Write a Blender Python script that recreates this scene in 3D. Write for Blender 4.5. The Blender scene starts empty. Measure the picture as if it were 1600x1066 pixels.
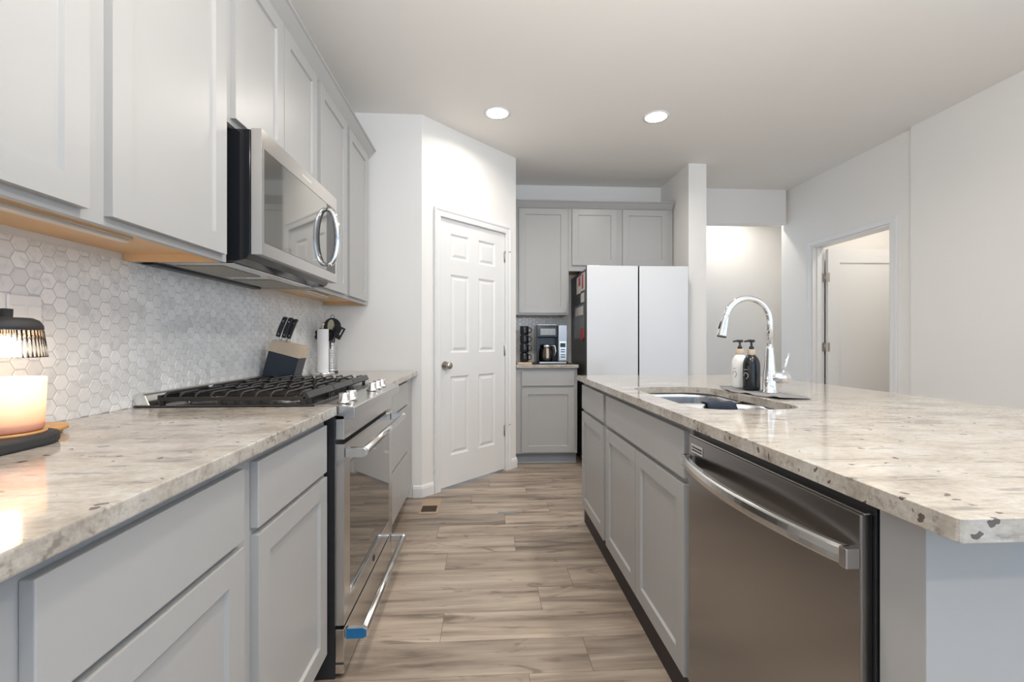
import bpy, bmesh, math, random
from mathutils import Vector, Matrix
random.seed(7)
PI = math.pi
sc = bpy.context.scene
COL = sc.collection

# ------------------------------------------------------------------ camera, world, light, exposure
cam = bpy.data.cameras.new('camera'); cam.sensor_width = 36.0; cam.lens = 711.0/1600*36
cam.clip_start = 0.02; cam.clip_end = 100
co = bpy.data.objects.new('camera', cam); COL.objects.link(co)
co.location = (0, 0, 1.12); co.rotation_euler = (PI/2, 0, -math.atan2(41, 711))
sc.camera = co

world = bpy.data.worlds.new('world'); sc.world = world; world.use_nodes = True
wb = world.node_tree.nodes['Background']
wb.inputs[0].default_value = (0.60, 0.78, 1.0, 1); wb.inputs[1].default_value = .95

vs = sc.view_settings
vs.view_transform = 'Standard'; vs.look = 'None'; vs.gamma = 1; vs.use_curve_mapping = False
vs.exposure = 0.42

CAN_W = 8.0            # recessed ceiling lights
CAN_C = (1.0, 0.93, 0.84)
def area_light(name, loc, power, color, size, shape='DISK', rot=(0, 0, 0), sy=None, spread=None):
    l = bpy.data.lights.new(name, 'AREA'); l.shape = shape; l.size = size
    if sy: l.size_y = sy
    l.energy = power; l.color = color
    if spread: l.spread = spread
    o = bpy.data.objects.new(name, l); COL.objects.link(o); o.location = loc; o.rotation_euler = rot
    return o
# daylight from the big windows of the living side, behind the camera
area_light('window_daylight', (1.2, -3.1, 1.5), 14, (0.62, 0.79, 1.0), 3.6, 'RECTANGLE', (PI/2, 0, 0), 2.2)

# daylight through the patio door of the dining side, right of and behind the camera
area_light('patio_door_daylight', (3.35, -0.75, 1.25), 12, (0.70, 0.84, 1.0), 3.0, 'RECTANGLE', (PI/2, 0, PI/2), 2.3)

# added soft fill lamp, aimed up to brighten the ceiling
area_light('ceiling_fill', (0.6, -0.1, 1.55), 50, (1.0, 0.97, 0.93), 0.9, 'DISK', (PI*.93, 0, 0))

# ------------------------------------------------------------------ materials
def new_mat(name):
    m = bpy.data.materials.new(name); m.use_nodes = True
    return m, m.node_tree.nodes, m.node_tree.links, m.node_tree.nodes['Principled BSDF']
def N(ns, t, **kw):
    n = ns.new(t)
    for k, v in kw.items():
        if k in n.inputs.keys(): n.inputs[k].default_value = v
        else: setattr(n, k, v)
    return n
def c4(c): return (c[0], c[1], c[2], 1)
def simple(name, col, rough=.5, metal=0, bump=0, bscale=200, emis=None, estr=0, coat=0, trans=0, ior=1.5, var=0.0, vscale=4, spec=.5):
    m, ns, ls, b = new_mat(name)
    b.inputs['Base Color'].default_value = c4(col); b.inputs['Roughness'].default_value = rough
    b.inputs['Metallic'].default_value = metal; b.inputs['IOR'].default_value = ior
    b.inputs['Specular IOR Level'].default_value = spec
    if coat: b.inputs['Coat Weight'].default_value = coat; b.inputs['Coat Roughness'].default_value = .05
    if trans: b.inputs['Transmission Weight'].default_value = trans
    if emis: b.inputs['Emission Color'].default_value = c4(emis); b.inputs['Emission Strength'].default_value = estr
    tc = N(ns, 'ShaderNodeTexCoord')
    if var:
        n = N(ns, 'ShaderNodeTexNoise', Scale=vscale, Detail=4.0)
        mx = N(ns, 'ShaderNodeMix', data_type='RGBA')
        mx.inputs[6].default_value = c4([v*(1-var) for v in col]); mx.inputs[7].default_value = c4([min(1, v*(1+var)) for v in col])
        ls.new(tc.outputs['Object'], n.inputs['Vector']); ls.new(n.outputs['Fac'], mx.inputs[0]); ls.new(mx.outputs[2], b.inputs['Base Color'])
    if bump:
        n = N(ns, 'ShaderNodeTexNoise', Scale=bscale, Detail=3.0)
        bp = N(ns, 'ShaderNodeBump', Strength=bump, Distance=.002)
        ls.new(tc.outputs['Object'], n.inputs['Vector']); ls.new(n.outputs['Fac'], bp.inputs['Height']); ls.new(bp.outputs[0], b.inputs['Normal'])
    return m
def brushed(name, col, rough, axis, metal=1.0, amt=.05, cv=.03):
    """stainless steel with a fine grain running along `axis` (0,1,2)"""
    m, ns, ls, b = new_mat(name)
    b.inputs['Metallic'].default_value = metal
    tc = N(ns, 'ShaderNodeTexCoord'); mp = N(ns, 'ShaderNodeMapping')
    s = [500, 500, 500]; s[axis] = 1.2
    mp.inputs['Scale'].default_value = s
    n = N(ns, 'ShaderNodeTexNoise', Scale=1.0, Detail=3.0)
    ls.new(tc.outputs['Object'], mp.inputs[0]); ls.new(mp.outputs[0], n.inputs['Vector'])
    mr = N(ns, 'ShaderNodeMapRange'); mr.inputs[3].default_value = rough-amt; mr.inputs[4].default_value = rough+amt
    ls.new(n.outputs['Fac'], mr.inputs[0]); ls.new(mr.outputs[0], b.inputs['Roughness'])
    mx = N(ns, 'ShaderNodeMix', data_type='RGBA')
    mx.inputs[6].default_value = c4([v*(1-cv) for v in col]); mx.inputs[7].default_value = c4([min(1, v*(1+cv)) for v in col])
    ls.new(n.outputs['Fac'], mx.inputs[0]); ls.new(mx.outputs[2], b.inputs['Base Color'])
    return m

MT = {}
MT['wall'] = simple('wall_paint', (.86, .845, .82), .6, bump=.06, bscale=90, var=.012, vscale=2)
MT['ceil'] = simple('ceiling_paint', (.86, .835, .80), .75, bump=.10, bscale=60, var=.012, vscale=2)
MT['trim'] = simple('trim_paint', (.84, .84, .835), .3, var=.01)
MT['cab'] = simple('cabinet_paint', (.425, .42, .413), .33, bump=.03, bscale=40, var=.02, vscale=3)
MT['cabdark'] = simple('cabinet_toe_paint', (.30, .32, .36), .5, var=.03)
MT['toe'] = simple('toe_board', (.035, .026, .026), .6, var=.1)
MT['maple'] = simple('maple_panel', (.78, .52, .28), .45, var=.12, vscale=9)
MT['steel'] = brushed('brushed_steel', (.58, .565, .55), .24, 1)
MT['steel_l'] = brushed('brushed_steel_local', (.58, .565, .55), .24, 0)
MT['steel_x'] = brushed('brushed_steel_dark', (.35, .335, .33), .24, 0, amt=.02, cv=.015)
MT['steel_h'] = simple('satin_steel', (.74, .73, .71), .2, 1, var=.03)
MT['sink'] = brushed('sink_steel', (.62, .63, .65), .24, 2, amt=.06)
MT['chrome'] = simple('chrome', (.86, .87, .89), .06, 1, var=.02)
MT['nickel'] = simple('satin_nickel', (.50, .47, .43), .28, 1, var=.03)
MT['iron'] = simple('cast_iron', (.016, .015, .015), .32, bump=.15, bscale=300, var=.1)
MT['blackgloss'] = simple('black_enamel', (.012, .013, .016), .12, var=.1)
MT['black'] = simple('black_plastic', (.02, .021, .024), .35, var=.1)
MT['navy'] = simple('dark_navy_lacquer', (.016, .026, .042), .3, var=.08)
MT['matblack'] = simple('matte_black', (.03, .03, .032), .6, var=.1)
MT['pan'] = simple('dark_steel_pan', (.13, .13, .135), .18, .8, var=.1)
MT['blackglass'] = simple('dark_glass', (.018, .016, .014), .03, spec=1.0, coat=.6, var=.05)
MT['mwglass'] = simple('microwave_window_glass', (.24, .235, .22), .04, metal=.75, spec=1.0, coat=.5, var=.03)
MT['white'] = simple('white_plastic', (.85, .85, .84), .35, var=.01)
MT['paper'] = simple('paper_towel', (.90, .90, .90), .9, bump=.4, bscale=120, var=.01)
MT['fridgewhite'] = simple('white_glass_panel', (.70, .71, .73), .16, coat=.3, var=.006)
MT['fridgegrey'] = simple('charcoal_steel', (.085, .087, .09), .4, .3, var=.05)
MT['woodlight'] = simple('ash_wood', (.62, .50, .37), .45, var=.12, vscale=14)
MT['woodtan'] = simple('bamboo_wood', (.62, .34, .13), .4, var=.14, vscale=14)
MT['vent'] = simple('vent_tan_metal', (.42, .30, .20), .45, var=.04)
MT['ventdark'] = simple('vent_brown_louver', (.07, .045, .03), .5, var=.1)
MT['tape'] = simple('blue_tape', (.22, .30, .36), .7, var=.08)
MT['bluefilm'] = simple('blue_film', (.01, .14, .33), .25, var=.1, vscale=30)
MT['glass'] = simple('clear_glass', (.97, .98, .98), .03, trans=1.0, ior=1.45)
MT['jar'] = None
MT['greencap'] = simple('sage_silicone', (.25, .36, .33), .5, var=.05)
MT['cream'] = simple('cream_plastic', (.62, .56, .38), .5, var=.08)
MT['redprint'] = simple('red_print', (.45, .04, .05), .5, var=.2, vscale=80)
MT['note'] = simple('note_paper', (.62, .60, .58), .7, var=.18, vscale=60)
MT['photo'] = simple('photo_print', (.16, .17, .18), .3, var=.7, vscale=30)
MT['cloth'] = simple('navy_cloth', (.018, .026, .045), .9, bump=.5, bscale=260, var=.15)
MT['mat'] = simple('grey_mat', (.22, .22, .225), .75, bump=.4, bscale=200, var=.12, vscale=40)
MT['display'] = simple('display_glass', (.30, .31, .31), .15, var=.35, vscale=60)
MT['filter'] = simple('grease_filter_mesh', (.42, .39, .33), .45, .6, bump=.6, bscale=500, var=.25, vscale=90)
MT['grout'] = simple('grout', (.60, .60, .59), .8, var=.03)
MT['lens'] = simple('lamp_diffuser', (1, 1, 1), .5, emis=(1, .93, .82), estr=9)
MT['filament'] = simple('warm_bulb', (1, 1, 1), .4, emis=(1, .82, .58), estr=2.5)
MT['ledoff'] = simple('led_bar_cover', (.72, .68, .62), .35, var=.02)

# granite
def granite():
    m, ns, ls, b = new_mat('granite_white')
    tc = N(ns, 'ShaderNodeTexCoord'); mp = N(ns, 'ShaderNodeMapping'); mp.inputs['Scale'].default_value = (.75, 1.25, 1.25)
    ls.new(tc.outputs['Object'], mp.inputs[0])
    big = N(ns, 'ShaderNodeTexNoise', Scale=8.0, Detail=9.0, Roughness=.62, Distortion=.4)
    r1 = N(ns, 'ShaderNodeValToRGB'); e = r1.color_ramp.elements
    e[0].position = .30; e[0].color = (.29, .25, .21, 1); e[1].position = .64; e[1].color = (.53, .50, .455, 1)
    k = e.new(.47); k.color = (.45, .405, .35, 1)
    ls.new(mp.outputs[0], big.inputs['Vector']); ls.new(big.outputs['Fac'], r1.inputs[0])
    # fine grain
    fine = N(ns, 'ShaderNodeTexNoise', Scale=75.0, Detail=5.0, Roughness=.7)
    ls.new(mp.outputs[0], fine.inputs['Vector'])
    mr = N(ns, 'ShaderNodeMapRange'); mr.inputs[1].default_value = .35; mr.inputs[2].default_value = .65; mr.inputs[3].default_value = .84; mr.inputs[4].default_value = 1.12
    ls.new(fine.outputs['Fac'], mr.inputs[0])
    mul = N(ns, 'ShaderNodeMix', data_type='RGBA', blend_type='MULTIPLY'); mul.inputs[0].default_value = 1
    ls.new(r1.outputs[0], mul.inputs[6])
    cmb = N(ns, 'ShaderNodeCombineColor'); [ls.new(mr.outputs[0], cmb.inputs[i]) for i in range(3)]
    ls.new(cmb.outputs[0], mul.inputs[7])
    # grey streaks drawn out along x
    ms = N(ns, 'ShaderNodeMapping'); ms.inputs['Scale'].default_value = (9, 48, 48); ms.inputs['Rotation'].default_value = (0, 0, .12)
    ls.new(tc.outputs['Object'], ms.inputs[0])
    st = N(ns, 'ShaderNodeTexNoise', Scale=1.0, Detail=5.0, Roughness=.6)
    ls.new(ms.outputs[0], st.inputs['Vector'])
    r2 = N(ns, 'ShaderNodeValToRGB'); e = r2.color_ramp.elements; e[0].position = .56; e[0].color = (0, 0, 0, 1); e[1].position = .66; e[1].color = (1, 1, 1, 1)
    ls.new(st.outputs['Fac'], r2.inputs[0])
    f1 = N(ns, 'ShaderNodeMath', operation='MULTIPLY'); f1.inputs[1].default_value = .62; ls.new(r2.outputs[0], f1.inputs[0])
    m2 = N(ns, 'ShaderNodeMix', data_type='RGBA'); m2.inputs[7].default_value = (.15, .135, .125, 1)
    ls.new(f1.outputs[0], m2.inputs[0]); ls.new(mul.outputs[2], m2.inputs[6])
    # burgundy and black garnets
    mv = N(ns, 'ShaderNodeMapping'); mv.inputs['Scale'].default_value = (44, 62, 62)
    nd = N(ns, 'ShaderNodeTexNoise', Scale=60.0, Detail=2.0)
    ls.new(tc.outputs['Object'], nd.inputs['Vector'])
    ad = N(ns, 'ShaderNodeMix', data_type='RGBA', blend_type='LINEAR_LIGHT'); ad.inputs[0].default_value = .012
    ls.new(tc.outputs['Object'], ad.inputs[6]); ls.new(nd.outputs['Color'], ad.inputs[7]); ls.new(ad.outputs[2], mv.inputs[0])
    vo = N(ns, 'ShaderNodeTexVoronoi', Scale=1.0); ls.new(mv.outputs[0], vo.inputs['Vector'])
    vn = N(ns, 'ShaderNodeSeparateColor'); ls.new(vo.outputs['Color'], vn.inputs[0])
    th = N(ns, 'ShaderNodeMath', operation='GREATER_THAN'); th.inputs[1].default_value = .82; ls.new(vn.outputs[0], th.inputs[0])
    sz = N(ns, 'ShaderNodeMath', operation='MULTIPLY'); sz.inputs[1].default_value = .36; ls.new(vn.outputs[1], sz.inputs[0])
    lt = N(ns, 'ShaderNodeMath', operation='LESS_THAN'); ls.new(vo.outputs['Distance'], lt.inputs[0]); ls.new(sz.outputs[0], lt.inputs[1])
    f2 = N(ns, 'ShaderNodeMath', operation='MULTIPLY'); ls.new(th.outputs[0], f2.inputs[0]); ls.new(lt.outputs[0], f2.inputs[1])
    f3 = N(ns, 'ShaderNodeMath', operation='MULTIPLY'); f3.inputs[1].default_value = .8; ls.new(f2.outputs[0], f3.inputs[0])
    m3 = N(ns, 'ShaderNodeMix', data_type='RGBA'); m3.inputs[7].default_value = (.05, .03, .028, 1)
    ls.new(f3.outputs[0], m3.inputs[0]); ls.new(m2.outputs[2], m3.inputs[6]); ls.new(m3.outputs[2], b.inputs['Base Color'])
    b.inputs['Roughness'].default_value = .09; b.inputs['Specular IOR Level'].default_value = .55
    bp = N(ns, 'ShaderNodeBump', Strength=.03, Distance=.001); ls.new(big.outputs['Fac'], bp.inputs['Height']); ls.new(bp.outputs[0], b.inputs['Normal'])
    return m
MT['granite'] = granite()

def tilemat():
    m, ns, ls, b = new_mat('marble_hexagon')
    at = N(ns, 'ShaderNodeAttribute', attribute_name='rnd')
    tc = N(ns, 'ShaderNodeTexCoord')
    sc_ = N(ns, 'ShaderNodeVectorMath', operation='SCALE'); sc_.inputs['Scale'].default_value = 9.0
    cb = N(ns, 'ShaderNodeCombineXYZ'); [ls.new(at.outputs['Fac'], cb.inputs[i]) for i in range(3)]
    ls.new(cb.outputs[0], sc_.inputs[0])
    ad = N(ns, 'ShaderNodeVectorMath', operation='ADD'); ls.new(tc.outputs['Object'], ad.inputs[0]); ls.new(sc_.outputs[0], ad.inputs[1])
    n = N(ns, 'ShaderNodeTexNoise', Scale=22.0, Detail=2.5, Distortion=1.2); ls.new(ad.outputs[0], n.inputs['Vector'])
    r = N(ns, 'ShaderNodeValToRGB'); e = r.color_ramp.elements
    e[0].position = .28; e[0].color = (.72, .725, .73, 1); e[1].position = .50; e[1].color = (.88, .88, .875, 1)
    ls.new(n.outputs['Fac'], r.inputs[0])
    mr = N(ns, 'ShaderNodeMapRange'); mr.inputs[3].default_value = .90; mr.inputs[4].default_value = 1.04; ls.new(at.outputs['Fac'], mr.inputs[0])
    cc = N(ns, 'ShaderNodeCombineColor'); [ls.new(mr.outputs[0], cc.inputs[i]) for i in range(3)]
    mul = N(ns, 'ShaderNodeMix', data_type='RGBA', blend_type='MULTIPLY'); mul.inputs[0].default_value = 1
    ls.new(r.outputs[0], mul.inputs[6]); ls.new(cc.outputs[0], mul.inputs[7]); ls.new(mul.outputs[2], b.inputs['Base Color'])
    b.inputs['Roughness'].default_value = .22
    return m
MT['tile'] = tilemat()

def plankmat():
    m, ns, ls, b = new_mat('vinyl_oak_planks')
    at = N(ns, 'ShaderNodeAttribute', attribute_name='rnd')
    tc = N(ns, 'ShaderNodeTexCoord')
    cb = N(ns, 'ShaderNodeCombineXYZ'); [ls.new(at.outputs['Fac'], cb.inputs[i]) for i in range(3)]
    s9 = N(ns, 'ShaderNodeVectorMath', operation='SCALE'); s9.inputs['Scale'].default_value = 37.0; ls.new(cb.outputs[0], s9.inputs[0])
    ad = N(ns, 'ShaderNodeVectorMath', operation='ADD'); ls.new(tc.outputs['Object'], ad.inputs[0]); ls.new(s9.outputs[0], ad.inputs[1])
    def noise(sx, sy, detail, dist=0.0, rough=.55):
        mp = N(ns, 'ShaderNodeMapping'); mp.inputs['Scale'].default_value = (sx, sy, 1); ls.new(ad.outputs[0], mp.inputs[0])
        n = N(ns, 'ShaderNodeTexNoise', Scale=1.0, Detail=detail, Distortion=dist, Roughness=rough); ls.new(mp.outputs[0], n.inputs['Vector'])
        return n
    g = noise(1.6, 15, 5, .5); fine = noise(6, 95, 3); knot = noise(3.0, 9, 3, 2.2)
    r = N(ns, 'ShaderNodeValToRGB'); e = r.color_ramp.elements
    e[0].position = .30; e[0].color = (.155, .118, .092, 1); e[1].position = .66; e[1].color = (.50, .415, .335, 1)
    k = e.new(.47); k.color = (.36, .29, .23, 1)
    ls.new(g.outputs['Fac'], r.inputs[0])
    mr = N(ns, 'ShaderNodeMapRange'); mr.inputs[1].default_value = .3; mr.inputs[2].default_value = .7; mr.inputs[3].default_value = .88; mr.inputs[4].default_value = 1.08
    ls.new(fine.outputs['Fac'], mr.inputs[0])
    pr = N(ns, 'ShaderNodeMapRange'); pr.inputs[3].default_value = .76; pr.inputs[4].default_value = 1.08; ls.new(at.outputs['Fac'], pr.inputs[0])
    mm = N(ns, 'ShaderNodeMath', operation='MULTIPLY'); ls.new(mr.outputs[0], mm.inputs[0]); ls.new(pr.outputs[0], mm.inputs[1])
    cc = N(ns, 'ShaderNodeCombineColor'); [ls.new(mm.outputs[0], cc.inputs[i]) for i in range(3)]
    mul = N(ns, 'ShaderNodeMix', data_type='RGBA', blend_type='MULTIPLY'); mul.inputs[0].default_value = 1
    ls.new(r.outputs[0], mul.inputs[6]); ls.new(cc.outputs[0], mul.inputs[7])
    kr = N(ns, 'ShaderNodeValToRGB'); e = kr.color_ramp.elements; e[0].position = .60; e[0].color = (0, 0, 0, 1); e[1].position = .70; e[1].color = (1, 1, 1, 1)
    ls.new(knot.outputs['Fac'], kr.inputs[0])
    kf = N(ns, 'ShaderNodeMath', operation='MULTIPLY'); kf.inputs[1].default_value = .6; ls.new(kr.outputs[0], kf.inputs[0])
    m3 = N(ns, 'ShaderNodeMix', data_type='RGBA'); m3.inputs[7].default_value = (.10, .075, .055, 1)
    ls.new(kf.outputs[0], m3.inputs[0]); ls.new(mul.outputs[2], m3.inputs[6]); ls.new(m3.outputs[2], b.inputs['Base Color'])
    b.inputs['Roughness'].default_value = .36
    bp = N(ns, 'ShaderNodeBump', Strength=.12, Distance=.001); ls.new(fine.outputs['Fac'], bp.inputs['Height']); ls.new(bp.outputs[0], b.inputs['Normal'])
    return m
MT['plank'] = plankmat()

def jarmat():
    """frosted glass with lamp glow put into the colour, peach towards the foot"""
    m, ns, ls, b = new_mat('peach_glow_glass')
    tc = N(ns, 'ShaderNodeTexCoord'); sp = N(ns, 'ShaderNodeSeparateXYZ'); ls.new(tc.outputs['Object'], sp.inputs[0])
    mr = N(ns, 'ShaderNodeMapRange'); mr.inputs[1].default_value = 0; mr.inputs[2].default_value = .11; ls.new(sp.outputs[2], mr.inputs[0])
    r = N(ns, 'ShaderNodeValToRGB'); e = r.color_ramp.elements
    e[0].position = 0; e[0].color = (.93, .55, .40, 1); e[1].position = .6; e[1].color = (.95, .86, .76, 1)  # glow gradient painted in, warmest at the foot
    ls.new(mr.outputs[0], r.inputs[0]); ls.new(r.outputs[0], b.inputs['Base Color'])
    b.inputs['Roughness'].default_value = .25
    b.inputs['Emission Strength'].default_value = 0.0
    tr = N(ns, 'ShaderNodeBsdfTranslucent'); ls.new(r.outputs[0], tr.inputs[0])
    mx = N(ns, 'ShaderNodeMixShader'); mx.inputs[0].default_value = .45
    out = ns['Material Output']; ls.new(b.outputs[0], mx.inputs[1]); ls.new(tr.outputs[0], mx.inputs[2]); ls.new(mx.outputs[0], out.inputs[0])
    return m
MT['jar'] = jarmat()
MT['wax'] = simple('melted_wax', (.93, .80, .66), .15, emis=(1, .62, .36), estr=.0, var=.02)

# ------------------------------------------------------------------ mesh helpers
class MB:
    def __init__(s): s.v = []; s.f = []; s.sm = []
    def add(s, vs_, fs, smooth=False):
        o = len(s.v); s.v += [tuple(p) for p in vs_]; s.f += [tuple(i+o for i in f) for f in fs]; s.sm += [smooth]*len(fs); return s
    def box(s, x0, x1, y0, y1, z0, z1):
        x0, x1 = min(x0, x1), max(x0, x1); y0, y1 = min(y0, y1), max(y0, y1); z0, z1 = min(z0, z1), max(z0, z1)
        return s.add([(x0,y0,z0),(x1,y0,z0),(x1,y1,z0),(x0,y1,z0),(x0,y0,z1),(x1,y0,z1),(x1,y1,z1),(x0,y1,z1)],
                     [(0,3,2,1),(4,5,6,7),(0,1,5,4),(1,2,6,5),(2,3,7,6),(3,0,4,7)])
    def cyl(s, p0, p1, r0, r1=None, n=24, smooth=True):
        r1 = r0 if r1 is None else r1
        p0 = Vector(p0); p1 = Vector(p1); d = (p1-p0).normalized()
        a = Vector((0,0,1)) if abs(d.z) < .9 else Vector((1,0,0)); u = d.cross(a).normalized(); w = d.cross(u)
        vs_ = []
        for p, r in ((p0, r0), (p1, r1)):
            for i in range(n):
                t = 2*PI*i/n; vs_.append(p+u*(r*math.cos(t))+w*(r*math.sin(t)))
        fs = [(i, (i+1) % n, n+(i+1) % n, n+i) for i in range(n)]
        s.add(vs_, fs, smooth); o = len(s.v)-2*n
        s.f.append(tuple(o+i for i in reversed(range(n)))); s.sm.append(False)
        s.f.append(tuple(o+n+i for i in range(n))); s.sm.append(False)
        return s
    def lathe(s, prof, c=(0,0,0), n=32, smooth=True, rad=None, closed=False):
        """prof: (r,z) pairs bottom to top around the z axis; rad(i,r) can flute it"""
        vs_ = []
        for r, z in prof:
            for i in range(n):
                t = 2*PI*i/n; rr = r*(rad(i) if rad else 1)
                vs_.append((c[0]+rr*math.cos(t), c[1]+rr*math.sin(t), c[2]+z))
        m = len(prof); fs = []
        rng = m if closed else m-1
        for j in range(rng):
            k = (j+1) % m
            for i in range(n): fs.append((j*n+i, j*n+(i+1) % n, k*n+(i+1) % n, k*n+i))
        o = len(s.v); s.add(vs_, fs, smooth)
        if not closed:
            if prof[0][0] > 1e-5: s.f.append(tuple(o+i for i in reversed(range(n)))); s.sm.append(False)
            if prof[-1][0] > 1e-5: s.f.append(tuple(o+(m-1)*n+i for i in range(n))); s.sm.append(False)
        return s
    def tube(s, path, r, n=14, rect=None, cap=True, smooth=True):
        """sweep a circle (radius r or list of radii) or a rect (w,h) along a path"""
        P = [Vector(p) for p in path]; m = len(P); vs_ = []
        T = [((P[min(i+1, m-1)]-P[max(i-1, 0)]).normalized()) for i in range(m)]
        up = Vector((0,0,1)) if abs(T[0].z) < .95 else Vector((0,1,0))
        u = T[0].cross(up).normalized()
        for i in range(m):
            u = (u - T[i]*u.dot(T[i])).normalized(); w = T[i].cross(u)
            if rect:
                a, b_ = rect[0]/2, rect[1]/2; ring = [(-a,-b_),(a,-b_),(a,b_),(-a,b_)]
            else:
                rr = r[i] if isinstance(r, (list, tuple)) else r
                ring = [(rr*math.cos(2*PI*k/n), rr*math.sin(2*PI*k/n)) for k in range(n)]
            for a, b_ in ring: vs_.append(P[i]+u*a+w*b_)
        k = 4 if rect else n; fs = []
        for i in range(m-1):
            for j in range(k): fs.append((i*k+j, i*k+(j+1) % k, (i+1)*k+(j+1) % k, (i+1)*k+j))
        o = len(s.v); s.add(vs_, fs, smooth and not rect)
        if cap:
            s.f.append(tuple(o+i for i in reversed(range(k)))); s.sm.append(False)
            s.f.append(tuple(o+(m-1)*k+i for i in range(k))); s.sm.append(False)
        return s
    def prism(s, poly, a, b_, axis='z', smooth=False):
        """extrude 2-D polygon from a to b along axis; poly coords are the other two axes in order"""
        def mk(p, t):
            if axis == 'z': return (p[0], p[1], t)
            if axis == 'y': return (p[0], t, p[1])
            return (t, p[0], p[1])
        n = len(poly); vs_ = [mk(p, a) for p in poly]+[mk(p, b_) for p in poly]
        s.add(vs_, [(i, (i+1) % n, n+(i+1) % n, n+i) for i in range(n)], smooth); o = len(s.v)-2*n
        s.f.append(tuple(o+i for i in reversed(range(n)))); s.sm.append(False)
        s.f.append(tuple(o+n+i for i in range(n))); s.sm.append(False)
        return s
    def xf(s, M, start=0):
        for i in range(start, len(s.v)): s.v[i] = tuple(M @ Vector(s.v[i]))
        return s
    def build(s, name, mat, parent=None, bevel=0, seg=2, loc=(0,0,0), rot=(0,0,0), angle=35, recalc=True, mats=None, fm=None, rnd=None):
        me = bpy.data.meshes.new(name); me.from_pydata(s.v, [], s.f)
        for p, q in zip(me.polygons, s.sm): p.use_smooth = q
        if rnd is not None:
            a = me.attributes.new('rnd', 'FLOAT', 'FACE')
            for i, v in enumerate(rnd): a.data[i].value = v
        me.materials.append(mat)
        if mats:
            for m_ in mats: me.materials.append(m_)
            for i, k in fm.items(): me.polygons[i].material_index = k
        if recalc and rnd is None:
            bm = bmesh.new(); bm.from_mesh(me); bmesh.ops.recalc_face_normals(bm, faces=bm.faces); bm.to_mesh(me); bm.free()
        o = bpy.data.objects.new(name, me); COL.objects.link(o)
        o.location = loc; o.rotation_euler = rot
        if parent: o.parent = parent
        if bevel:
            b_ = o.modifiers.new('bevel', 'BEVEL'); b_.width = bevel; b_.segments = seg; b_.limit_method = 'ANGLE'; b_.angle_limit = math.radians(angle)
        return o
def box(name, mat, x0, x1, y0, y1, z0, z1, parent=None, bevel=0, **k):
    return MB().box(x0, x1, y0, y1, z0, z1).build(name, mat, parent, bevel, **k)
def thing(name, label, cat, loc=(0,0,0), rz=0, group=None):
    o = bpy.data.objects.new(name, None); COL.objects.link(o); o.empty_display_size = .05
    o.location = loc; o.rotation_euler = (0, 0, rz); o['label'] = label; o['category'] = cat
    if group: o['group'] = group
    return o
def tag(o, label, cat, group=None):
    o['label'] = label; o['category'] = cat
    if group: o['group'] = group
    return o
def struct(o): o['kind'] = 'structure'; return o
def rrect(x0, x1, y0, y1, r, n=6):
    pts = []
    for cx, cy, a0 in ((x1-r, y1-r, 0), (x0+r, y1-r, PI/2), (x0+r, y0+r, PI), (x1-r, y0+r, 1.5*PI)):
        for i in range(n+1):
            a = a0+PI/2*i/n; pts.append((cx+r*math.cos(a), cy+r*math.sin(a)))
    return pts

def panel_slab(x0, x1, z0, z1, t, panels, prof, y_front=0.0):
    """slab whose front (towards -y) carries sunk panels; prof = [(inset, depth)...] rings, last one is capped"""
    xs = sorted({x0, x1} | {p[0] for p in panels} | {p[1] for p in panels})
    zs = sorted({z0, z1} | {p[2] for p in panels} | {p[3] for p in panels})
    m = MB(); idx = {}
    def v(x, y, z):
        k = (round(x, 6), round(y, 6), round(z, 6))
        if k not in idx: idx[k] = len(m.v); m.v.append(k)
        return idx[k]
    def f(*p): m.f.append(p); m.sm.append(False)
    yf = y_front; yb = y_front+t
    for i in range(len(xs)-1):
        for j in range(len(zs)-1):
            a, b_, c, d = xs[i], xs[i+1], zs[j], zs[j+1]; hit = False
            for p in panels:
                if a >= p[0]-1e-6 and b_ <= p[1]+1e-6 and c >= p[2]-1e-6 and d <= p[3]+1e-6: hit = True
            if not hit: f(v(a,yf,c), v(b_,yf,c), v(b_,yf,d), v(a,yf,d))
    for p in panels:
        pxs = [x for x in xs if p[0]-1e-6 <= x <= p[1]+1e-6]; pzs = [z for z in zs if p[2]-1e-6 <= z <= p[3]+1e-6]
        # outer loop with the grid's own vertices
        loop = [(x, p[2]) for x in pxs]+[(p[1], z) for z in pzs[1:]]+[(x, p[3]) for x in reversed(pxs[:-1])]+[(p[0], z) for z in reversed(pzs[1:-1])]
        def inset(q, s_):
            x = min(max(q[0], p[0]+s_), p[1]-s_) ; z = min(max(q[1], p[2]+s_), p[3]-s_)
            return (x, z)
        cur = [v(q[0], yf, q[1]) for q in loop]
        for ins, dep in prof:
            nxt = [v(*(lambda w: (w[0], yf+dep, w[1]))(inset(q, ins))) for q in loop]
            for i in range(len(loop)):
                k = (i+1) % len(loop); f(cur[i], cur[k], nxt[k], nxt[i])
            cur = nxt
        f(*cur)
    # back and sides
    B = [v(x0,yb,z0), v(x1,yb,z0), v(x1,yb,z1), v(x0,yb,z1)]; f(*reversed(B))
    f(*([v(x, yf, z0) for x in reversed(xs)]+[B[0], B[1]])); f(*([v(x, yf, z1) for x in xs]+[B[2], B[3]]))
    f(*([v(x0, yf, z) for z in zs]+[B[3], B[0]])); f(*([v(x1, yf, z) for z in reversed(zs)]+[B[1], B[2]]))
    # drop degenerate faces
    ff = []; ss = []
    for q in m.f:
        u = []
        for k in q:
            if not u or u[-1] != k: u.append(k)
        if len(u) > 1 and u[0] == u[-1]: u.pop()
        if len(set(u)) >= 3 and len(set(u)) == len(u): ff.append(tuple(u)); ss.append(False)
    m.f = ff; m.sm = ss
    return m
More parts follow.
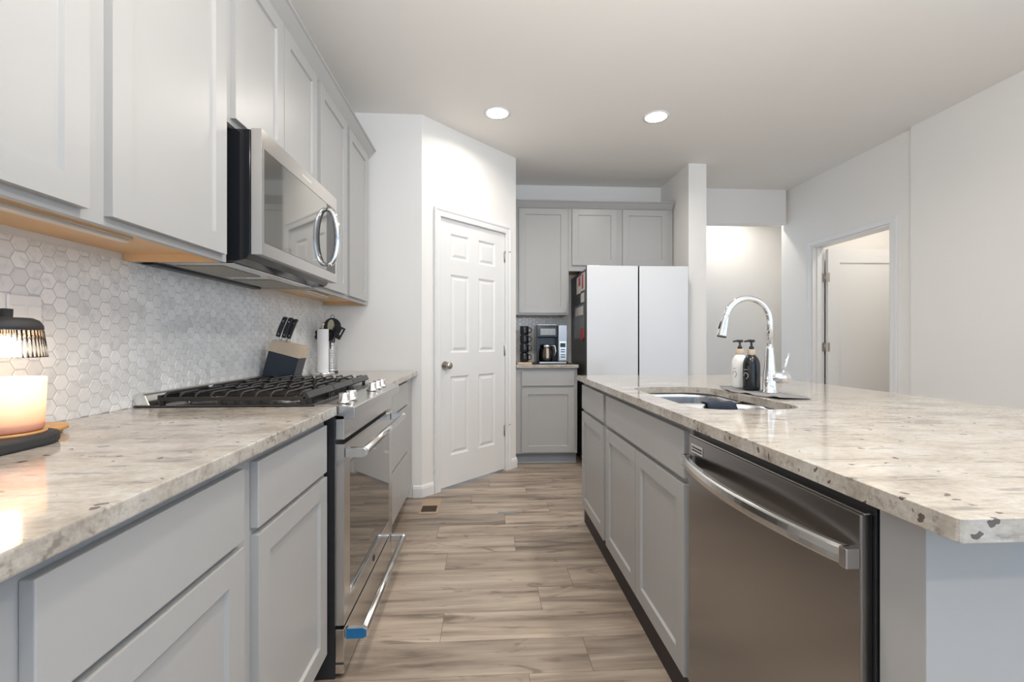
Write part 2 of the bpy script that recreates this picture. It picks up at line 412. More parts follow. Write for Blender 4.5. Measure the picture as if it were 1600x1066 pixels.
SHAKER = [(.0, .004), (.004, .009), (.0045, .0095)]
def shaker(x0, x1, z0, z1, parent, stile=.057, name='door', yf=-.019):
    m = panel_slab(x0, x1, z0, z1, .019, [(x0+stile, x1-stile, z0+stile, z1-stile)], [(.0, .0001), (.003, .008), (.0035, .009)], yf)
    return m.build(name, MT['cab'], parent, .0014, angle=50)
def slabfront(x0, x1, z0, z1, parent, name='drawer', yf=-.019):
    return box(name, MT['cab'], x0, x1, yf, yf+.019, z0, z1, parent, .0022, seg=3)

# ------------------------------------------------------------------ setting
CH = 2.743
WL = -1.137           # left wall plane
BY = 4.72             # back wall of the kitchen alcove
RX = 3.22             # right wall
def wallbox(name, *a, mat='wall'):
    return struct(box(name, MT[mat], *a))
# floor: individual planks in one mesh
def floor_mesh():
    m = MB(); rnd = []
    pitch = .1785; y00 = 1.526
    known = {0: -.79, -1: .145, 1: -.17, 2: .235, 3: .40, 4: -.20, 5: .16, 6: -.28, 7: .12, 8: .42, 9: -.10, 10: .30}
    known[0] = .365
    L = 1.22; X0, X1, Y0, Y1 = WL-.05, 4.5, -3.2, 5.6
    m.box(X0, X1, Y0, Y1, -.05, -.0015); rnd += [0.0]*6
    r = int((Y0-y00)/pitch)-1
    base = len(m.f)
    while y00+r*pitch < Y1:
        ya, yb = max(Y0, y00+r*pitch+.0006), min(Y1, y00+(r+1)*pitch-.0006)
        j = known.get(r, random.uniform(-.6, .6)); j -= math.ceil((j-X0)/L)*L
        if yb > ya:
            while j < X1:
                xa, xb = max(X0, j+.0007), min(X1, j+L-.0007)
                if xb > xa:
                    q = random.random(); m.add([(xa,ya,0),(xb,ya,0),(xb,yb,0),(xa,yb,0)], [(0,1,2,3)]); rnd.append(q)
                j += L
        r += 1
    fm = {i: 1 for i in range(6)}
    return m.build('floor', MT['plank'], mats=[MT['ventdark']], fm=fm, rnd=rnd)
struct(floor_mesh())
wallbox('ceiling', WL-.1, 4.5, -3.2, 5.6, CH, CH+.1, mat='ceil')
wallbox('wall_left', WL-.12, WL, -3.2, 3.29, 0, CH)
# pantry: short return, the wall across the corner and the alcove's left side
A = Vector((-.458, 3.292)); TH = math.atan2(.741, .725); DL = 1.0367
Bp = A+Vector((math.cos(TH), math.sin(TH)))*DL
wallbox('wall_pantry_side', WL-.12, A.x, A.y, A.y+.10, 0, CH)
pd = bpy.data.objects.new('wall_pantry', None)
def diag(m_, name, mat, parent=None, **k): return m_.build(name, mat, parent, loc=(A.x, A.y, 0), rot=(0, 0, TH), **k)
dm = MB().prism([(0,0),(.163,0),(.163,2.052),(.900,2.052),(.900,0),(DL,0),(DL,CH),(0,CH)], 0.0, .11, 'y')
bpy.data.objects.remove(pd)
struct(diag(dm, 'wall_pantry', MT['wall']))
wallbox('wall_alcove_side', Bp.x-.10, Bp.x, Bp.y+.001, BY+.1, 0, CH)
wallbox('wall_back', Bp.x+.001, 1.851, BY, BY+.12, 0, CH)
wallbox('wall_fridge_side', 1.851, 2.018, 4.06, BY+.12, 0, CH)
wallbox('wall_header', 2.019, 3.219, 4.71, 4.83, 2.375, CH)
wallbox('wall_hall', 2.0, 3.9, 5.5, 5.6, 0, CH)
wallbox('wall_hall_side', 3.77, 3.87, 4.72, 5.49, 0, CH)
# right wall: near part, then the recessed part with the doorway
wallbox('wall_right', RX, RX+.15, .95, 3.275, 0, CH)
RXD = RX+.030
DR0, DR1, DRZ = 3.472, 4.370, 2.070
wm = MB().prism([(3.276,0),(DR0,0),(DR0,DRZ),(DR1,DRZ),(DR1,0),(4.83,0),(4.83,CH),(3.276,CH)], RXD, RX+.15, 'x')
struct(wm.build('wall_doorway', MT['wall']))
wallbox('wall_hall_corner', RX+.151, 3.769, 4.71, 4.83, 0, CH)
wallbox('wall_closet', 4.42, 4.5, 3.2, 4.70, 0, CH)
wallbox('wall_closet_back', RX+.165, 4.41, 4.42, 4.52, 0, CH)
wallbox('wall_closet_side', RX+.151, 4.41, 3.15, 3.25, 0, CH)

# baseboards
def bb(name, pts, mat='trim'):
    """baseboard following an open polyline on the floor (room lies to its right)"""
    prof = [(0,0),(.014,0),(.014,.062),(.010,.078),(.004,.086),(0,.086)]
    P = [Vector(p) for p in pts]; n = len(P); k = len(prof); m = MB(); vs_ = []
    for i in range(n):
        d0 = (P[i]-P[i-1]).normalized() if i else (P[1]-P[0]).normalized()
        d1 = (P[i+1]-P[i]).normalized() if i < n-1 else d0
        n0 = Vector((d0.y, -d0.x)); n1 = Vector((d1.y, -d1.x)); nn = (n0+n1); nn = nn/nn.length; nn = nn/max(.3, nn.dot(n0))
        for a, z in prof: vs_.append((P[i].x+nn.x*a, P[i].y+nn.y*a, z))
    fs = [(i*k+j, i*k+(j+1) % k, (i+1)*k+(j+1) % k, (i+1)*k+j) for i in range(n-1) for j in range(k)]
    fs += [tuple(range(k)), tuple((n-1)*k+j for j in range(k))]
    m.add(vs_, fs); return struct(m.build(name, MT[mat], bevel=.001))
def dpt(t): return (A.x+math.cos(TH)*t, A.y+math.sin(TH)*t)
bb('baseboard_pantry', [(-.52, A.y), (A.x, A.y), dpt(.104)])
bb('baseboard_alcove', [dpt(.961), dpt(DL), (Bp.x, Bp.y+.03)])
bb('baseboard_right', [(RX, .96), (RX, 3.27)][::-1])
bb('baseboard_hall', [(2.03, 5.5), (3.76, 5.5)])
bb('baseboard_stub', [(1.853, 4.06), (2.018, 4.06), (2.018, 4.70)])

# pantry door (six raised panels) and casing
d1 = struct(diag(panel_slab(.1665, .8965, .014, 2.047, .035,
    [(a, b_, c, d) for a, b_ in ((.279, .472), (.578, .775)) for c, d in ((.245, .85), (1.03, 1.63), (1.745, 1.942))],
    [(.006, .004), (.014, .009), (.022, .009), (.040, .002), (.0405, .002)], .008), 'door_1', MT['trim'], bevel=.0012, angle=50))
kn = MB().cyl((0,0,0), (0,-.008,0), .032).cyl((0,-.008,0), (0,-.034,0), .012)
kl = MB().lathe([(.012,0),(.020,.006),(.0275,.016),(.0275,.026),(.021,.034),(.008,.038),(0,.038)]).xf(Matrix.Rotation(PI/2, 4, 'X'))
for p in kl.v[:]: pass
off = len(kn.v); kn.v += [(x, y-.030, z) for x, y, z in kl.v]; kn.f += [tuple(i+off for i in f) for f in kl.f]; kn.sm += kl.sm
kn.build('door_knob', MT['nickel'], d1, loc=(.222, .0075, .935))
box('latch_plate', MT['nickel'], .1645, .1663, .012, .036, .90, .965, d1)
for z in (1.845, 1.037, .345):
    h = MB().cyl((.899, .004, z-.045), (.899, .004, z+.045), .0065, n=12).box(.884, .899, .0055, .0078, z-.044, z+.044)
    ho = h.build('hinge', MT['nickel'], d1)
    if z != 1.037:
        MB().tube([(.903, -.004, z+.048), (.93, -.016, z+.050), (.944, -.022, z+.050)], .003, 8).tube([(.899, -.002, z+.048), (.875, -.014, z+.050)], .003, 8).build('hinge_stop', MT['nickel'], ho)
def casing(m, x0, x1, z, w=.062, y=0):
    """moulded casing round an opening: inner edge x0..x1, inner head z; face towards -y"""
    prof = [(0, 0), (0, -.011), (.010, -.013), (.038, -.013), (.048, -.018), (w, -.018), (w, 0)]
    n = len(prof); vs_ = []
    for a, d in prof: vs_.append((x0-a, y+d, 0))
    for a, d in prof: vs_.append((x0-a, y+d, z+a))
    for a, d in prof: vs_.append((x1+a, y+d, z+a))
    for a, d in prof: vs_.append((x1+a, y+d, 0))
    fs = [(s_*n+i, s_*n+(i+1) % n, (s_+1)*n+(i+1) % n, (s_+1)*n+i) for s_ in range(3) for i in range(n)]
    fs += [tuple(range(n)), tuple(3*n+i for i in range(n))]
    m.add(vs_, fs); return m
struct(diag(casing(MB(), .168, .895, 2.049, .060, -.0005), 'trim_1', MT['trim'], bevel=.001))
# jambs
struct(diag(MB().box(.1632, .1652, .002, .108, 0, 2.049).box(.8978, .8998, .002, .108, 0, 2.049).box(.1652, .8978, .002, .108, 2.0485, 2.0515), 'trim_2', MT['trim']))

# doorway on the right wall: casing, jamb, open door leaf with hinges
cs = casing(MB(), 0, DR1-DR0-.006, DRZ-.004, .066, 0)
struct(cs.build('trim_3', MT['trim'], loc=(RXD-.0005, DR1-.003, 0), rot=(0, 0, -PI/2), bevel=.001))
struct(MB().box(RXD+.0, RX+.15, DR0+.0005, DR0+.018, 0, DRZ-.001).box(RXD+.0, RX+.15, DR1-.018, DR1-.0005, 0, DRZ-.001)
       .box(RXD+.0, RX+.15, DR0+.018, DR1-.018, DRZ-.019, DRZ-.001)
       .box(RX+.07, RX+.115, DR1-.030, DR1-.018, 0, DRZ-.019).build('trim_4', MT['trim'], bevel=.001))
lf = struct(panel_slab(0, .80, .012, 2.03, .035, [(.115, .685, .22, 1.895)], [(.004, .006), (.010, .010), (.0105, .010)], 0)
            .build('door_2', MT['trim'], loc=(RX+.157, DR1-.062, 0), rot=(0, 0, math.radians(-1.5)), bevel=.001, angle=50))
for z in (1.75, 1.06, .30):
    MB().cyl((-.006, .030, z-.045), (-.006, .030, z+.045), .006, n=12).box(-.030, -.006, .032, .034, z-.044, z+.044).box(-.004, .016, -.0018, .0, z-.044, z+.044).build('hinge', MT['nickel'], lf)

# ------------------------------------------------------------------ backsplash of hexagon mosaic
def hexes(u0, u1, z0, z1, s=.0412):
    """flat-topped hexagon tiles in the (u,z) plane, raised towards -y; clipped to the rectangle"""
    m = MB(); rnd = []
    R = s/math.sqrt(3); dx = 1.5*R; g = .0014
    def clip(poly):
        for ax, lim, sg in ((0, u0, 1), (0, u1, -1), (1, z0, 1), (1, z1, -1)):
            out = []
            for i in range(len(poly)):
                a, b_ = poly[i-1], poly[i]; da = (a[ax]-lim)*sg; db = (b_[ax]-lim)*sg
                if (da >= 0) != (db >= 0):
                    t = da/(da-db); out.append((a[0]+(b_[0]-a[0])*t, a[1]+(b_[1]-a[1])*t))
                if db >= 0: out.append(b_)
            poly = out
            if len(poly) < 3: return []
        return poly
    i = 0; x = u0-R
    while x < u1+R:
        z = z0-s+(s/2 if i % 2 else 0)
        while z < z1+s:
            def ring(r): return [(x+r*math.cos(PI/3*k), z+r*math.sin(PI/3*k)) for k in range(6)]
            ro = clip(ring(R-g)); ri = clip(ring(R-g-.0016))
            q = random.random()
            if len(ro) >= 3:
                o = len(m.v)
                if len(ri) == len(ro):
                    n = len(ro)
                    m.add([(a, -.0008, b_) for a, b_ in ro]+[(a, -.0022, b_) for a, b_ in ri], [(k, (k+1) % n, n+(k+1) % n, n+k) for k in range(n)]+[tuple(range(n, 2*n))]); rnd += [q]*(n+1)
                else:
                    n = len(ro); m.add([(a, -.0018, b_) for a, b_ in ro], [tuple(range(n))]); rnd += [q]
            z += s
        x += dx; i += 1
    o = len(m.f); m.box(u0, u1, -.001, .004, z0, z1); rnd += [0]*6
    return m, rnd, {k: 1 for k in range(o, o+6)}
m, rnd, fm = hexes(-.30, 3.285, 0, .466)
o = m.build('tile_backsplash', MT['tile'], mats=[MT['grout']], fm=fm, rnd=rnd, loc=(WL+.0045, 0, .9062), rot=(0, 0, PI/2))
tag(o, 'long white marble hexagon mosaic backsplash behind the gas range, above the left countertop', 'backsplash')
m, rnd, fm = hexes(.272, .862, 0, .466)
o = m.build('tile_backsplash', MT['tile'], mats=[MT['grout']], fm=fm, rnd=rnd, loc=(0, BY-.0045, .9062))
tag(o, 'small grey hexagon mosaic backsplash on the back wall behind the coffee maker', 'backsplash')

# ------------------------------------------------------------------ countertops
def slab_counter(name, pts, z0, z1, label, hole=None, bev=.004):
    bm = bmesh.new()
    def loopv(P, z): return [bm.verts.new((x, y, z)) for x, y in P]
    loops = [pts]+([hole] if hole else [])
    rings = {}
    for z in (z0, z1):
        es = []; rings[z] = []
        for P in loops:
            v = loopv(P, z); rings[z].append(v)
            es += [bm.edges.new((v[i], v[(i+1) % len(v)])) for i in range(len(v))]
        bmesh.ops.triangle_fill(bm, edges=es, use_beauty=True)
    for k in range(len(loops)):
        a, b_ = rings[z0][k], rings[z1][k]; n = len(a)
        for i in range(n): bm.faces.new((a[i], a[(i+1) % n], b_[(i+1) % n], b_[i]))
    bmesh.ops.recalc_face_normals(bm, faces=bm.faces)
    me = bpy.data.meshes.new(name); bm.to_mesh(me); bm.free(); me.materials.append(MT['granite'])
    o = bpy.data.objects.new(name, me); COL.objects.link(o)
    b_ = o.modifiers.new('bevel', 'BEVEL'); b_.width = bev; b_.segments = 3; b_.limit_method = 'ANGLE'; b_.angle_limit = math.radians(50)
    return tag(o, label, 'countertop')
CT, CB = .906, .876
XE = -.487
slab_counter('granite_countertop', [(WL+.007, -.30), (XE, -.30), (XE, 1.522), (WL+.007, 1.522)], CB, CT, 'speckled granite countertop left of the gas range, under the candle lamp')
slab_counter('granite_countertop', [(WL+.007, 2.316), (XE, 2.316), (XE, 3.284), (WL+.007, 3.284)], CB, CT, 'short granite countertop under the knife block and paper towels')
slab_counter('granite_countertop', [(Bp.x+.004, 4.062), (.838, 4.062), (.838, BY-.006), (Bp.x+.004, BY-.006)], CB, CT, 'small granite countertop under the coffee maker')
SX0, SX1, SY0, SY1 = .662, 1.03, 1.375, 2.085
isl = rrect(.568, 1.68, .514, 2.81, .005, 2)
slab_counter('granite_countertop', isl, CB, CT, 'wide speckled granite island countertop with a sink cut into it', hole=rrect(SX0, SX1, SY0, SY1, .105, 8))

# ------------------------------------------------------------------ base cabinets
def base_cab(label, loc, rz, w, depth, doors=(), drawers=(), toe='toe', toein=.06, z0=.10, ztop=CB-.001, holes=None, body_top=None, side_toe=True):
    """local: x along the run, front plane y=0 facing -y"""
    t = thing('base_cabinet', label, 'cabinet', loc, rz)
    bt = body_top or ztop
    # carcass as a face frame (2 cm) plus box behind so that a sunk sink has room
    MB().box(0, w, 0, .02, z0, ztop).box(0, w, .0201, depth, z0, bt).build('carcass', MT['cab'], t, .0008)
    box('toe_kick', MT[toe], .0, w, toein, toein+.015, 0, z0-.0005, t)
    for a, b_, c, d in drawers: slabfront(a, b_, c, d, t)
    for a, b_, c, d in doors: shaker(a, b_, c, d, t)
    return t
FL = -.527  # left frame plane; front faces stand .019 proud
dep = FL-(WL+.002)
def left_cab(label, y0, y1, **k): return base_cab(label, (FL, y0, 0), PI/2, y1-y0, dep, **k)
DT0, DT1 = .700, .850
def rel(y0, L): return [(a-y0, b_-y0, c, d) for a, b_, c, d in L]
left_cab('grey base cabinet with one door and one drawer nearest the camera', .505, 1.02,
         drawers=rel(.505, [(.544, .992, DT0, DT1)]), doors=rel(.505, [(.544, .992, .115, .685)]))
left_cab('grey base cabinet with one door and one drawer directly left of the range', 1.021, 1.515,
         drawers=rel(1.021, [(1.05, 1.491, DT0, DT1)]), doors=rel(1.021, [(1.05, 1.491, .115, .685)]))
left_cab('grey base cabinet with three stacked drawers between the range and the pantry wall', 2.318, 3.284,
         drawers=rel(2.318, [(2.345, 3.022, .712, .855), (2.345, 3.022, .408, .70), (2.345, 3.022, .115, .396)]))
left_cab('grey base cabinet with two doors beside the camera, mostly outside the picture', -.28, .504,
         drawers=rel(-.28, [(-.255, .476, DT0, DT1)]), doors=rel(-.28, [(-.255, .108, .115, .685), (.113, .476, .115, .685)]))
# island run: local x runs towards the camera
FR = .609
def isl_cab(label, ya, yb, **k): return base_cab(label, (FR, yb, 0), -PI/2, yb-ya, .60, toein=.002, **k)
def relr(yb, L): return [(yb-b_, yb-a, c, d) for a, b_, c, d in L]
isl_cab('narrow grey island cabinet with one drawer and one door at its far end', 2.238, 2.792,
        drawers=relr(2.792, [(2.262, 2.768, .708, .852)]), doors=relr(2.792, [(2.262, 2.768, .115, .690)]))
isl_cab('grey island sink cabinet with two doors under one false front', 1.306, 2.237,
        drawers=relr(2.237, [(1.327, 2.212, .708, .852)]), doors=relr(2.237, [(1.772, 2.212, .115, .690), (1.327, 1.767, .115, .690)]), body_top=.62)
# island end panels (one thing): filler stile beside the dishwasher, end wall, back panel
t = thing('island_end_panel', 'plain grey end and back of the island right of the dishwasher', 'panel', (0, 0, 0))
MB().prism([(FR,.596),(1.37,.596),(1.37,.615),(FR+.04,.615),(FR+.04,.671),(FR,.671)], 0, CB-.001).build('end_panel', MT['cab'], t, .0012)
box('inner_panel', MT['cab'], FR+.041, 1.349, .652, .671, 0, CB-.001, t)
box('back_panel', MT['cab'], 1.35, 1.369, .616, 2.792, 0, CB-.001, t)
# back cabinet under the coffee maker
t = base_cab('grey base cabinet with a drawer and a door under the coffee maker', (Bp.x+.004, 4.101, 0), 0, .835-Bp.x-.008, BY-4.101-.004,
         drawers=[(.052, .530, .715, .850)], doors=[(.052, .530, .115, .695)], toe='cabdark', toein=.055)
box('shoe_moulding', MT['cab'], 0, .835-Bp.x-.008, .042, .0545, 0, .016, t, .003)

# ------------------------------------------------------------------ upper cabinets
def upper_cab(label, loc, rz, w, z0, z1, depth, doors, lip=.022, stile=.057):
    t = thing('wall_cabinet', label, 'cabinet', loc, rz)
    MB().box(0, w, 0, .019, z0, z1).box(0, .016, .0191, depth, z0, z1).box(w-.016, w, .0191, depth, z0, z1).box(.0161, w-.0161, .0191, depth, z0+lip+.008, z1).build('carcass', MT['cab'], t, .0008)
    MB().box(.0163, w-.0163, .0193, depth, z0+lip, z0+lip+.0078).box(.0005, .0164, .0193, depth-.001, z0-.0012, z0-.0002).box(w-.0164, w-.0005, .0193, depth-.001, z0-.0012, z0-.0002).box(w-.019, w-.0165, .0193, depth-.001, z0-.0012, z0+lip).build('underside_panel', MT['maple'], t)
    for a, b_, c, d in doors: shaker(a, b_, c, d, t, stile)
    return t
UF = -.832; UD = UF-(WL+.002); U0, U1 = 1.372, 2.438
def left_up(label, y0, y1, z0, D, **k): return upper_cab(label, (UF, y0, 0), PI/2, y1-y0, z0, U1, UD, rel(y0, D), **k)
left_up('pale grey two-door wall cabinet left of the microwave, above the candle lamp', .500, 1.512, U0, [(.527, .985, 1.392, 2.401), (1.042, 1.481, 1.392, 2.401)])
left_up('short pale grey two-door wall cabinet directly above the microwave', 1.5125, 2.275, 1.828, [(1.532, 1.887, 1.846, 2.401), (1.893, 2.250, 1.846, 2.401)], lip=.01)
left_up('tall pale grey two-door wall cabinet right of the microwave', 2.276, 3.275, U0, [(2.298, 2.728, 1.392, 2.401), (2.778, 3.195, 1.392, 2.401)])
# crown moulding, a sloped cove
def crown(name, label, loc, rz, w, z0, d, ret0=False, ret1=True, hgt=.065, out=.058):
    prof = [(0, 0), (-.006, 0), (-.012, .008), (-out+.010, hgt-.014), (-out, hgt-.010), (-out, hgt), (0, hgt)]
    m = MB(); n = len(prof); st = []
    def ring(fn): return [fn(a, z) for a, z in prof]
    R = []
    if ret0: R.append(ring(lambda a, z: (a, d, z0+z)))
    R.append(ring(lambda a, z: (a if ret0 else 0, a, z0+z)))
    R.append(ring(lambda a, z: (w-a if ret1 else w, a, z0+z)))
    if ret1: R.append(ring(lambda a, z: (w-a, d, z0+z)))
    vs_ = [p for r in R for p in r]
    fs = [(s_*n+i, s_*n+(i+1) % n, (s_+1)*n+(i+1) % n, (s_+1)*n+i) for s_ in range(len(R)-1) for i in range(n)]
    fs += [tuple(range(n)), tuple((len(R)-1)*n+i for i in range(n))]
    m.add(vs_, fs)
    return tag(m.build(name, MT['cab'], loc=loc, rot=(0, 0, rz), bevel=.001), label, 'moulding')
crown('crown_moulding', 'sloped pale grey crown moulding on top of the left wall cabinets', (UF-.0005+.001, .50, 0), PI/2, 2.765, 2.4385-.036, .2, False, False)
# back uppers
BF = 4.389; BD = BY-.002-BF
upper_cab('tall pale grey single-door wall cabinet above the coffee maker', (Bp.x+.004, BF, 0), 0, .805-Bp.x-.004, U0, U1, BD, [(.048, .512, 1.392, 2.401)])
bx = .806
upper_cab('short pale grey two-door wall cabinet above the white refrigerator', (bx, BF, 0), 0, 1.838-bx, 1.800, U1, BD, [(.838-bx, 1.275-bx, 1.856, 2.401), (1.335-bx, 1.782-bx, 1.856, 2.401)], lip=.01)
crown('crown_moulding', 'straight pale grey crown moulding over the cabinets above the refrigerator', (Bp.x+.004, BF-.0005, 0), 0, 1.838-Bp.x-.008, 2.4385-.030, .2, False, False)

# ------------------------------------------------------------------ under-cabinet light bars
def bar(label, x, y0, y1):
    t = thing('under_cabinet_light', label, 'light', (x, 0, 0))
    MB().box(-.016, .016, y0, y1, 1.379, 1.3935).build('housing', MT['steel_h'], t, .003)
    MB().prism(rrect(-.012, .012, y0+.01, y1-.004, .011, 5), 1.3735, 1.3788).build('diffuser', MT['ledoff'], t)
    return t
bar('long slim under-cabinet light bar above the candle lamp', -.925, .60, 1.232)
bar('short under-cabinet light bar right of the microwave', -.945, 2.42, 2.76)

# ------------------------------------------------------------------ gas range
R0, R1 = 1.5235, 2.3145
t = thing('gas_range', 'stainless slide-in gas range with black grates between the left countertops', 'range', (0, 0, 0))
XF = -.468
box('body', MT['black'], WL+.012, XF-.030, R0+.012, R1-.012, .0, .868, t, .002)
MB().box(XF-.0295, XF-.001, R0+.010, R1-.008, .05, .055).build('kick_strip', MT['black'], t)
pan = MB().box(WL+.010, -.565, R0+.003, R1-.003, .9065, .9115).box(WL+.03, -.575, R0+.02, R1-.02, .869, .9064)
pan.build('cooktop_pan', MT['pan'], t, .002)
# rear trim
MB().prism([(WL+.008, .9116), (WL+.060, .9116), (WL+.046, .944), (WL+.038, .950), (WL+.014, .950), (WL+.008, .944)], R0+.002, R1-.002, 'y').build('rear_trim', MT['steel_h'], t, .002)
# front control deck: sloping top, upright lip and fascia
MB().prism([(-.564, .880), (-.564, .909), (-.530, .911), (-.438, .902), (-.434, .898), (-.434, .864), (-.438, .862), (XF-.001, .862), (XF-.001, .870)], R0+.010, R1-.006, 'y').build('control_deck', MT['steel'], t, .0012)
MB().box(XF-.029, XF, R0+.012, R1-.008, .793, .8615).build('fascia', MT['steel'], t, .002)
# oven door with window
W0, W1 = 1.602, 2.232
dm = MB(); 
dsl = panel_slab(0, R1-R0-.020, .178, .778, .030, [(W0-R0-.012, W1-R0-.012, .247, .706)], [(.0, .0002), (.001, .002), (.0012, .002)], 0)
dr = dsl.build('oven_door', MT['steel_l'], t, .0016, loc=(XF, R0+.012, 0), rot=(0, 0, PI/2), angle=50)
MB().box(W0-R0-.0095, W1-R0-.0145, .0004, .0018, .2495, .7035).build('window', MT['blackglass'], dr)
MB().cyl((.40, -.0002, .212), (.40, -.0016, .212), .013, n=24).build('badge', MT['matblack'], dr)
box('warming_drawer', MT['steel'], XF-.029, XF, R0+.012, R1-.008, .018, .165, t, .0016)
def range_handle(par, z, film=False):
    h0, h1 = R0+.030, R1-.030
    hb = MB().tube([(-.409, h0+.004, z), (-.409, h1-.004, z)], .0135, 20)
    ho = hb.build('handle', MT['steel_h'], par)
    for yy, fl in ((h0, film), (h1, False)):
        MB().prism([(XF+.0005, z-.016), (-.408, z-.016), (-.398, z-.010), (-.398, z+.010), (-.408, z+.016), (XF+.0005, z+.016)], yy-.010, yy+.010, 'y').build('handle_bracket', MT['steel_h'], ho, .002)
        if fl: MB().prism([(XF+.004, z-.0168), (-.408, z-.0168), (-.397, z-.0105), (-.397, z+.0105), (-.408, z+.0168), (XF+.004, z+.0168)], yy-.0116, yy-.0103, 'y').build('protective_film', MT['bluefilm'], ho)
range_handle(t, .748); range_handle(t, .146, True)
for yy in (1.600, 1.683, 1.985, 2.075, 2.160):
    k = MB().lathe([(.024,0),(.024,.004),(.0185,.006),(.0180,.030),(.0165,.033),(0,.033)], n=28)
    k.build('knob', MT['chrome'], t, loc=(-.487, yy, .9085))
# burners
for bx_, by_, r in ((-.72, 1.68, .048), (-1.00, 1.68, .036), (-.86, 1.92, .040), (-.72, 2.16, .042), (-1.00, 2.16, .036)):
    b_ = MB().lathe([(r+.018,0),(r+.018,.003),(r+.004,.006),(r+.002,.012),(0,.012)], n=28).build('burner', MT['steel_h'], t, loc=(bx_, by_, .9117))
    MB().lathe([(r,.0122),(r+.002,.014),(r,.019),(r-.006,.021),(0,.021)], n=28).build('burner_cap', MT['iron'], b_)
# three grates
gw = (R1-R0-.03)/3
for g in range(3):
    y0 = R0+.012+g*(gw+.003); y1 = y0+gw; xa, xb = WL+.075, -.592
    m = MB(); s_ = .0046
    def rod(p, rr=s_): m.tube(p, rr, 6, smooth=False)
    for yy in (y0+.006, y1-.006): m.box(xa, xb, yy-.005, yy+.005, .924, .936)
    m.box(xa, xa+.012, y0+.0015, y1-.0015, .924, .944)
    # wide front rail, chamfered
    m.prism([(xb-.010, .930), (xb+.006, .926), (xb+.012, .932), (xb+.002, .951), (xb-.010, .951)], y0+.001, y1-.001, 'y')
    nb = 10
    for i in range(nb):
        x = xa+.02+(xb-.02-xa-.02)*i/(nb-1)
        if i % 2 == 0:
            rod([(x, y0+.006, .930), (x, y0+.010, .944), (x, y0+.022, .950), (x, y1-.022, .950), (x, y1-.010, .944), (x, y1-.006, .930)])
        else:
            ym = (y0+y1)/2
            rod([(x, y0+.006, .930), (x, y0+.010, .944), (x, y0+.022, .950), (x, ym-.032, .950)])
            rod([(x, y1-.006, .930), (x, y1-.010, .944), (x, y1-.022, .950), (x, ym+.032, .950)])
    m.box(xa+.005, xb-.005, (y0+y1)/2-.038, (y0+y1)/2-.028, .930, .944); m.box(xa+.005, xb-.005, (y0+y1)/2+.028, (y0+y1)/2+.038, .930, .944)
    for x in (xa+.01, xb-.012):
        for yy in (y0+.010, y1-.010): m.box(x-.007, x+.007, yy-.006, yy+.006, .9118, .926)
    m.build('grate', MT['iron'], t, .0012)

# ------------------------------------------------------------------ microwave
M0, M1 = 1.5505, 2.3085
# neighbour cabinet edge hides part of the black case
t = thing('over_range_microwave', 'stainless over-the-range microwave with a bowed handle under the short wall cabinet', 'microwave', (0, 0, 0))
MB().prism([(WL+.010, 1.392), (-.835, 1.383), (-.79, 1.392), (-.778, 1.412), (-.778, 1.822), (WL+.010, 1.822)], M0+.002, M1-.002, 'y').build('case', MT['blackgloss'], t, .002)
un = MB().box(WL+.05, -.84, M0+.02, M1-.02, 1.3785, 1.3825)
un.build('underside_plate', MT['steel_h'], t, .001)
for y0, y1 in ((M0+.07, M0+.33), (M1-.33, M1-.07)):
    MB().box(-1.06, -.90, y0, y1, 1.3755, 1.3783).build('grease_filter', MT['filter'], t, .001)
MB().box(-1.125, -1.09, M0+.01, M1-.01, 1.371, 1.3915).build('rear_duct_strip', MT['black'], t, .001)
MB().box(-.884, -.855, M0+.34, M1-.34, 1.375, 1.3783).build('lamp_cover', MT['ledoff'], t, .001)
MX = -.740
w0, w1, wz0, wz1 = .017, M1-M0-.012, 1.447, 1.761
ds = panel_slab(0, M1-M0, 1.407, 1.824, .034, [(.018, M1-M0-.014, 1.449, 1.763)], [(.0, .0002), (.0015, .0025), (.0017, .0025)], 0)
dr = ds.build('door', MT['steel_l'], t, .002, loc=(MX, M0, 0), rot=(0, 0, PI/2), angle=50)
MB().box(.0205, .618, .0006, .0023, 1.4515, 1.7605).build('window', MT['mwglass'], dr)
MB().box(.6195, M1-M0-.0165, .0006, .0023, 1.4515, 1.7605).build('control_panel', MT['blackgloss'], dr)
MB().box(.33, .43, -.0006, -.0001, 1.786, 1.797).build('badge', MT['steel_h'], dr)
HP = [(.622, -.006, 1.470)]
for i in range(13):
    a = PI*i/12; HP.append((.622, -.006-.042*math.sin(a), 1.475+.26*(1-math.cos(a))/2))
HP.append((.622, -.006, 1.740))
MB().tube(HP, [.008]+[.0105+.004*math.sin(PI*i/12) for i in range(13)]+[.008], 14).build('handle', MT['chrome'], dr)

# ------------------------------------------------------------------ dishwasher
D0, D1 = .678, 1.298
t = thing('dishwasher', 'stainless dishwasher with a bowed bar handle built into the island', 'dishwasher', (FR-.019, D1-.004, 0), -PI/2)
DW = D1-D0
MB().box(0, DW-.010, 0, .020, .105, .846).build('door_panel', MT['steel_x'], t, .0025, seg=3)
MB().box(.004, DW-.004, .0205, .58, .08, .866).build('tub', MT['black'], t, .002)
MB().box(.006, DW-.014, .045, .060, 0, .079).build('kick_plate', MT['black'], t)
MB().box(.002, DW-.006, .0022, .040, .8465, .8495).build('top_trim', MT['steel_h'], t, .0008)
v = MB(); 
MB().box(.018, .088, -.0012, -.0001, .803, .828).build('vent_plate', MT['steel_h'], t, .0006)
for z in (.811, .819): MB().box(.024, .082, -.0018, -.0013, z-.0025, z+.0015).build('vent_slot', MT['black'], t)
HB = []
for i in range(25):
    u = i/24; HB.append((.004+(DW-.024)*u, -.014-.040*math.sin(PI*u)**.8 if 0 < u < 1 else -.014, .776))
m = MB()
